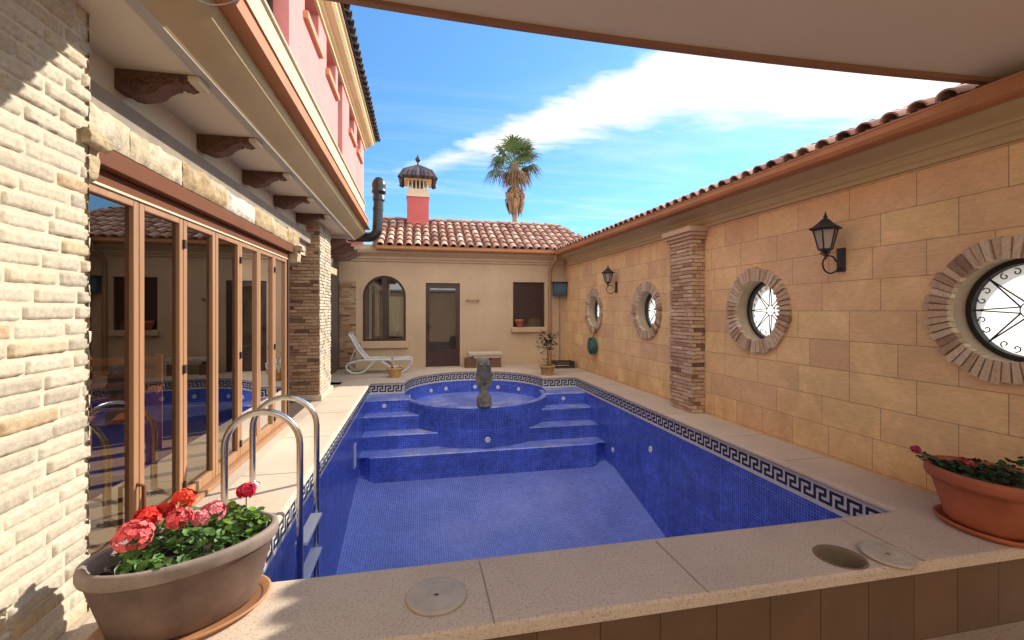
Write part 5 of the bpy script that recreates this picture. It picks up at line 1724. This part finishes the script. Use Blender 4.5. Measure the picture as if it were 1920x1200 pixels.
# ------------------------------------------------------------------ sun lounger
lg = thing('sun_lounger', 'white plastic sun lounger with a raised back beside the arched window', 'sun lounger', (-0.85, 10.55, 0))
for dy in (-0.26, 0.26):
    m = MB(); r = 0.022
    m.tube([(-0.45, dy, 0.30), (-0.1, dy, 0.31), (0.3, dy, 0.30), (0.62, dy, 0.31), (0.70, dy, 0.28), (0.69, dy, 0.20), (0.60, dy, 0.10), (0.50, dy, 0.03), (0.42, dy, r), (0.34, dy, 0.04), (0.20, dy, 0.17), (0.05, dy, 0.27)], r, 10)
    m.tube([(-0.10, dy, 0.29), (-0.22, dy, 0.16), (-0.34, dy, 0.05), (-0.46, dy, r), (-0.58, dy, 0.03), (-0.68, dy, 0.10), (-0.70, dy, 0.18), (-0.64, dy, 0.25), (-0.45, dy, 0.29)], r, 10)
    P_l = m.build('side_frame', M['white'], lg)
m = MB()
for dy in (-0.25, 0.25): m.tube([(-0.28, dy, 0.31), (-0.45, dy, 0.52), (-0.60, dy, 0.80), (-0.64, dy, 0.87)], 0.02, 10)
m.tube([(-0.64, -0.25, 0.87), (-0.66, 0, 0.89), (-0.64, 0.25, 0.87)], 0.02, 10)
m.tube([(-0.50, -0.2, 0.60), (-0.62, -0.2, 0.30)], 0.012, 8)
m.build('back_frame', M['white'], lg)
m = MB()
for k in range(12):
    f0, f1 = k / 12, (k + 0.85) / 12
    a0, a1 = Vector((-0.28, 0, 0.315)).lerp(Vector((-0.63, 0, 0.87)), f0), Vector((-0.28, 0, 0.315)).lerp(Vector((-0.63, 0, 0.87)), f1)
    m.add([a0 + Vector((0, -0.24, 0)), a0 + Vector((0, 0.24, 0)), a1 + Vector((0, 0.24, 0)), a1 + Vector((0, -0.24, 0))], [(0, 1, 2, 3)])
for k in range(22):
    x = -0.27 + k * 0.041
    m.box(x, x + 0.034, -0.25, 0.25, 0.308, 0.318)
m.build('slats', M['white'], lg)

# ------------------------------------------------------------------ bench by the back wall
bn = thing('stone_bench', 'low stone bench with a pale slab seat right of the glazed door', 'bench', (1.6, 11.0, 0))
m = MB(); m.box(-0.42, 0.42, -0.17, 0.17, 0.30, 0.375); m.build('seat', M['bench_top'], bn, bevel=0.012)
m = MB(); m.box(-0.30, 0.40, -0.14, 0.14, 0.235, 0.298); m.build('apron', M['bench_top'], bn, bevel=0.008)
for x in (-0.36, 0.26):
    m = MB(); m.box(x - 0.13, x + 0.13, -0.13, 0.13, -0.01, 0.234); m.build('support', M['bench_base'], bn, bevel=0.012)

# ------------------------------------------------------------------ stone fountain figure on the spa rim
fx, fy = TC[0] - 0.03, TC[1] - TR + 0.08
st = thing('fountain_statue', 'weathered grey stone fish fountain standing on the front rim of the spa', 'statue', (fx, fy, RZ))
def fish(p, th, z):
    # body leans forward, mouth hollow on the front
    bend = 0.05 * math.sin((z - 0.1) * 4.2)
    q = Vector(p); q.y += bend
    n_ = noise.noise(Vector((q.x * 14, q.y * 14, z * 14)))
    k = 1 + 0.06 * n_
    q.x *= k
    fr = max(0, -math.sin(th))
    if 0.50 < z < 0.80: q.y += 0.035 * fr ** 6 * math.sin((z - 0.50) / 0.30 * math.pi)
    if 0.24 < z < 0.56: q.y += 0.055 * fr ** 4 * math.sin((z - 0.24) / 0.32 * math.pi)
    return q
m = MB()
prof = [(0.001, 0.0), (0.12, 0.0), (0.13, 0.02), (0.125, 0.06), (0.135, 0.11), (0.12, 0.17), (0.085, 0.22), (0.075, 0.27), (0.088, 0.32), (0.105, 0.40), (0.115, 0.48), (0.122, 0.58), (0.125, 0.66), (0.12, 0.72), (0.105, 0.78), (0.075, 0.82), (0.035, 0.84), (0.001, 0.845)]
fine = []
for (a, b) in zip(prof, prof[1:]):
    for k in range(3): fine.append((a[0] + (b[0] - a[0]) * k / 3, a[1] + (b[1] - a[1]) * k / 3))
fine.append(prof[-1])
m.lathe(fine, (0, 0, 0), 36, 1, 0.95, fn=fish)
m.build('body', M['statue'], st)
m = MB()
for s_ in (-1, 1):
    # side fins and brow lumps
    m.prism([(0, 0.0), (0.05, 0.05), (0.062, 0.14), (0.045, 0.23), (0.0, 0.28), (-0.02, 0.14)], lambda u, v, w: (s_ * (0.085 + u), w, 0.34 + v), -0.02, 0.02)
    m.ball((s_ * 0.058, -0.105, 0.735), 0.03, 12, 8)
m.build('fins', M['statue'], st, bevel=0.008)
m = MB(); m.tube([(0, -0.06, 0.40), (0, -0.10, 0.41)], 0.028, 14)
m.build('spout', M['black'], st)

# ------------------------------------------------------------------ things on the far walls
m = MB()
t = thing('hose_reel', 'round green garden hose reel on the sandstone wall below a far round window', 'hose reel', (WX - 0.005, 9.30, 0.62))
m = MB()
for k in range(5):
    m.tube([(-0.05 - 0.028 * (k % 3), (0.175 - 0.014 * (k % 2)) * math.cos(2 * math.pi * q_ / 28), (0.175 - 0.014 * (k % 2)) * math.sin(2 * math.pi * q_ / 28)) for q_ in range(28)], 0.016, 8, closed=True)
m.build('hose', M['green_plastic'], t)
m = MB()
v = []
for x_, r_ in ((-0.14, 0.001), (-0.14, 0.13), (-0.125, 0.145), (-0.03, 0.145), (0.0, 0.10)):
    v += [(x_, r_ * math.cos(2 * math.pi * k / 24), r_ * math.sin(2 * math.pi * k / 24)) for k in range(24)]
m.add(v, [(i * 24 + k, i * 24 + (k + 1) % 24, (i + 1) * 24 + (k + 1) % 24, (i + 1) * 24 + k) for i in range(4) for k in range(24)], smooth=True)
m.build('drum', M['green_plastic'], t)
m = MB(); m.tube([(-0.06, 0.0, 0.18), (-0.05, -0.08, 0.28), (-0.045, -0.16, 0.40)], 0.014, 8)
m.build('hose_end', M['terracotta'], t)

t = thing('wall_box', 'slate blue box fixed high in the back right corner beside the downpipe', 'box', (3.62, BY - 0.1, 1.95))
m = MB(); m.box(-0.17, 0.17, -0.09, 0.09, -0.16, 0.17); m.build('casing', M['blue_box'], t, bevel=0.02)
m = MB(); m.box(-0.15, 0.09, -0.108, -0.091, -0.09, -0.02); m.build('front_panel', M['blue_light'] if 'blue_light' in M else M['blue_box'], t, bevel=0.006)
m = MB(); m.box(-0.19, 0.19, -0.11, 0.09, 0.171, 0.20); m.build('lid', M['black'], t, bevel=0.006)
m = MB(); m.tube([(0.02, 0.05, -0.15), (0.02, 0.06, -0.7), (0.02, 0.06, -1.93)], 0.013, 8); m.build('supply_pipe', M['copper'], t)

t = thing('wall_rail', 'short wooden rail on the back wall between the glazed door and the shuttered window', 'rail', (1.36, BY - 0.02, 1.66))
m = MB(); m.tube([(-0.16, -0.03, 0), (0.16, -0.03, 0)], 0.014, 10); m.build('bar', M['wood'], t)
for x in (-0.15, 0.12):
    m = MB(); m.box(x - 0.02, x + 0.02, -0.045, 0.018, -0.03, 0.03); m.build('mount', M['wood'], t, bevel=0.005)

t = thing('black_crate', 'low black slatted crate on the floor in the back right corner', 'crate', (3.48, 10.55, 0))
m = MB()
for k in range(4): m.box(-0.25, 0.25, -0.16 + k * 0.09, -0.10 + k * 0.09, 0.13, 0.16)
for x in (-0.24, 0.21):
    m.box(x, x + 0.03, -0.17, 0.17, 0.0, 0.128)
m.box(-0.21, 0.21, -0.17, -0.15, 0.02, 0.06); m.box(-0.21, 0.21, -0.17, -0.15, 0.08, 0.12)
m.build('slats', M['black'], t)

# mat by the end of the folding doors
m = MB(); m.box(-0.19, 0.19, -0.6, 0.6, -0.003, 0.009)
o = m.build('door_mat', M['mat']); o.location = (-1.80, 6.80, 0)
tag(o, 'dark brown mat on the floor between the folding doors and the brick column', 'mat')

# indoor chair and cushion seen through the glass
t = thing('wooden_chair', 'orange wooden armchair standing inside behind the folding doors', 'chair', (-2.75, 4.85, 0), R(20))
for x in (-0.27, 0.27):
    for y in (-0.25, 0.25):
        m = MB(); m.box(x - 0.03, x + 0.03, y - 0.03, y + 0.03, 0, 0.62 if y < 0 else 0.95); m.build('leg', M['chair_wood'], t)
    m = MB(); m.box(x - 0.045, x + 0.045, -0.32, 0.28, 0.621, 0.655); m.build('armrest', M['chair_wood'], t)
m = MB(); m.box(-0.24, 0.24, -0.28, 0.28, 0.38, 0.42); m.build('seat', M['chair_wood'], t)
m = MB()
for z in (0.5, 0.62, 0.74, 0.86): m.box(-0.24, 0.24, 0.23, 0.26, z, z + 0.07)
m.build('backrest', M['chair_wood'], t)

# thin cable slung under the eaves
m = MB(); m.tube([(-1.07 + 0.25 * k / 10, 2.34, 2.875 - 0.05 * math.sin(math.pi * k / 10)) for k in range(11)], 0.003, 6)
tag(m.build('cable', M['white']), 'thin white cable slung below the near eaves of the villa', 'cable')

# ------------------------------------------------------------------ palm tree beyond the roofs
pt_ = thing('palm_tree', 'tall fan palm with a skirt of dry fronds rising behind the tiled roof', 'palm tree', (6.45, 30.0, H0))
m = MB(); rnd = random.Random(90)
HT = 11.7
m.tube([(0, 0, 0), (0.05, 0, 3), (-0.02, 0, 6), (0.0, 0, 9.5), (0.0, 0, 10.6), (0.0, 0, HT + 0.3)], [0.28, 0.2, 0.17, 0.16, 0.27, 0.3], 14)
m.build('trunk', M['trunk'], pt_)
def fan(mb, o, d, L, fr, droop, n=15, width=0.05):
    """one fan leaf: a stalk and a spread of narrow blades"""
    d = Vector(d).normalized(); o = Vector(o)
    side = d.cross(Vector((0, 0, 1)))
    if side.length < 0.05: side = Vector((1, 0, 0))
    side.normalize(); up = side.cross(d)
    tip = o + d * L * 0.45
    mb.tube([o, tip], [0.028, 0.014], 5, caps=False)
    for k in range(n):
        a = -1.25 + 2.5 * k / (n - 1)
        e = (d * math.cos(a) + side * math.sin(a)).normalized()
        l = L * 0.58 * (0.75 + 0.25 * math.cos(a)) * fr.uniform(0.9, 1.1)
        s_ = e.cross(up).normalized() * width
        mid = tip + e * l * 0.6 + up * 0.04; end = tip + e * l + Vector((0, 0, -droop * l * fr.uniform(0.6, 1.3)))
        mb.add([tip, mid + s_, end, mid - s_], [(0, 1, 2, 3)], smooth=True)
m, md = MB(), MB()
for k in range(46):
    a = rnd.uniform(0, 6.28); el = R(rnd.uniform(-30, 75))
    d = (math.cos(a) * math.cos(el), math.sin(a) * math.cos(el), math.sin(el))
    dry = el < R(-5) and rnd.random() < 0.35
    fan(md if dry else m, (0, 0, HT + 0.1 * rnd.random()), d, rnd.uniform(1.8, 2.6), rnd, 0.25 if el > R(10) else 0.5)
m.build('crown', M['frond'], pt_)
for k in range(230):
    a = rnd.uniform(0, 6.28); z0 = HT - rnd.uniform(1.25, 2.2); r0 = 0.2
    l = rnd.uniform(0.8, 1.25); bulge = rnd.uniform(0.42, 0.74)
    c, s_ = math.cos(a), math.sin(a)
    p0 = Vector((c * r0, s_ * r0, z0)); p1 = Vector((c * bulge, s_ * bulge, z0 - l * 0.35)); p2 = Vector((c * bulge * 0.72, s_ * bulge * 0.72, z0 - l))
    w = Vector((-s_, c, 0)) * rnd.uniform(0.05, 0.10)
    md.add([p0 - w * 0.4, p0 + w * 0.4, p1 + w, p1 - w], [(0, 1, 2, 3)], smooth=True); md.add([p1 - w, p1 + w, p2 + w * 0.5, p2 - w * 0.5], [(0, 1, 2, 3)], smooth=True)
for k in range(26):
    a = rnd.uniform(0, 6.28); el = R(rnd.uniform(-60, -25))
    fan(md, (0, 0, HT - 0.1), (math.cos(a) * math.cos(el), math.sin(a) * math.cos(el), math.sin(el)), rnd.uniform(1.0, 1.6), rnd, 0.6, 9, 0.035)
md.build('dry_skirt', M['frond_dry'], pt_)
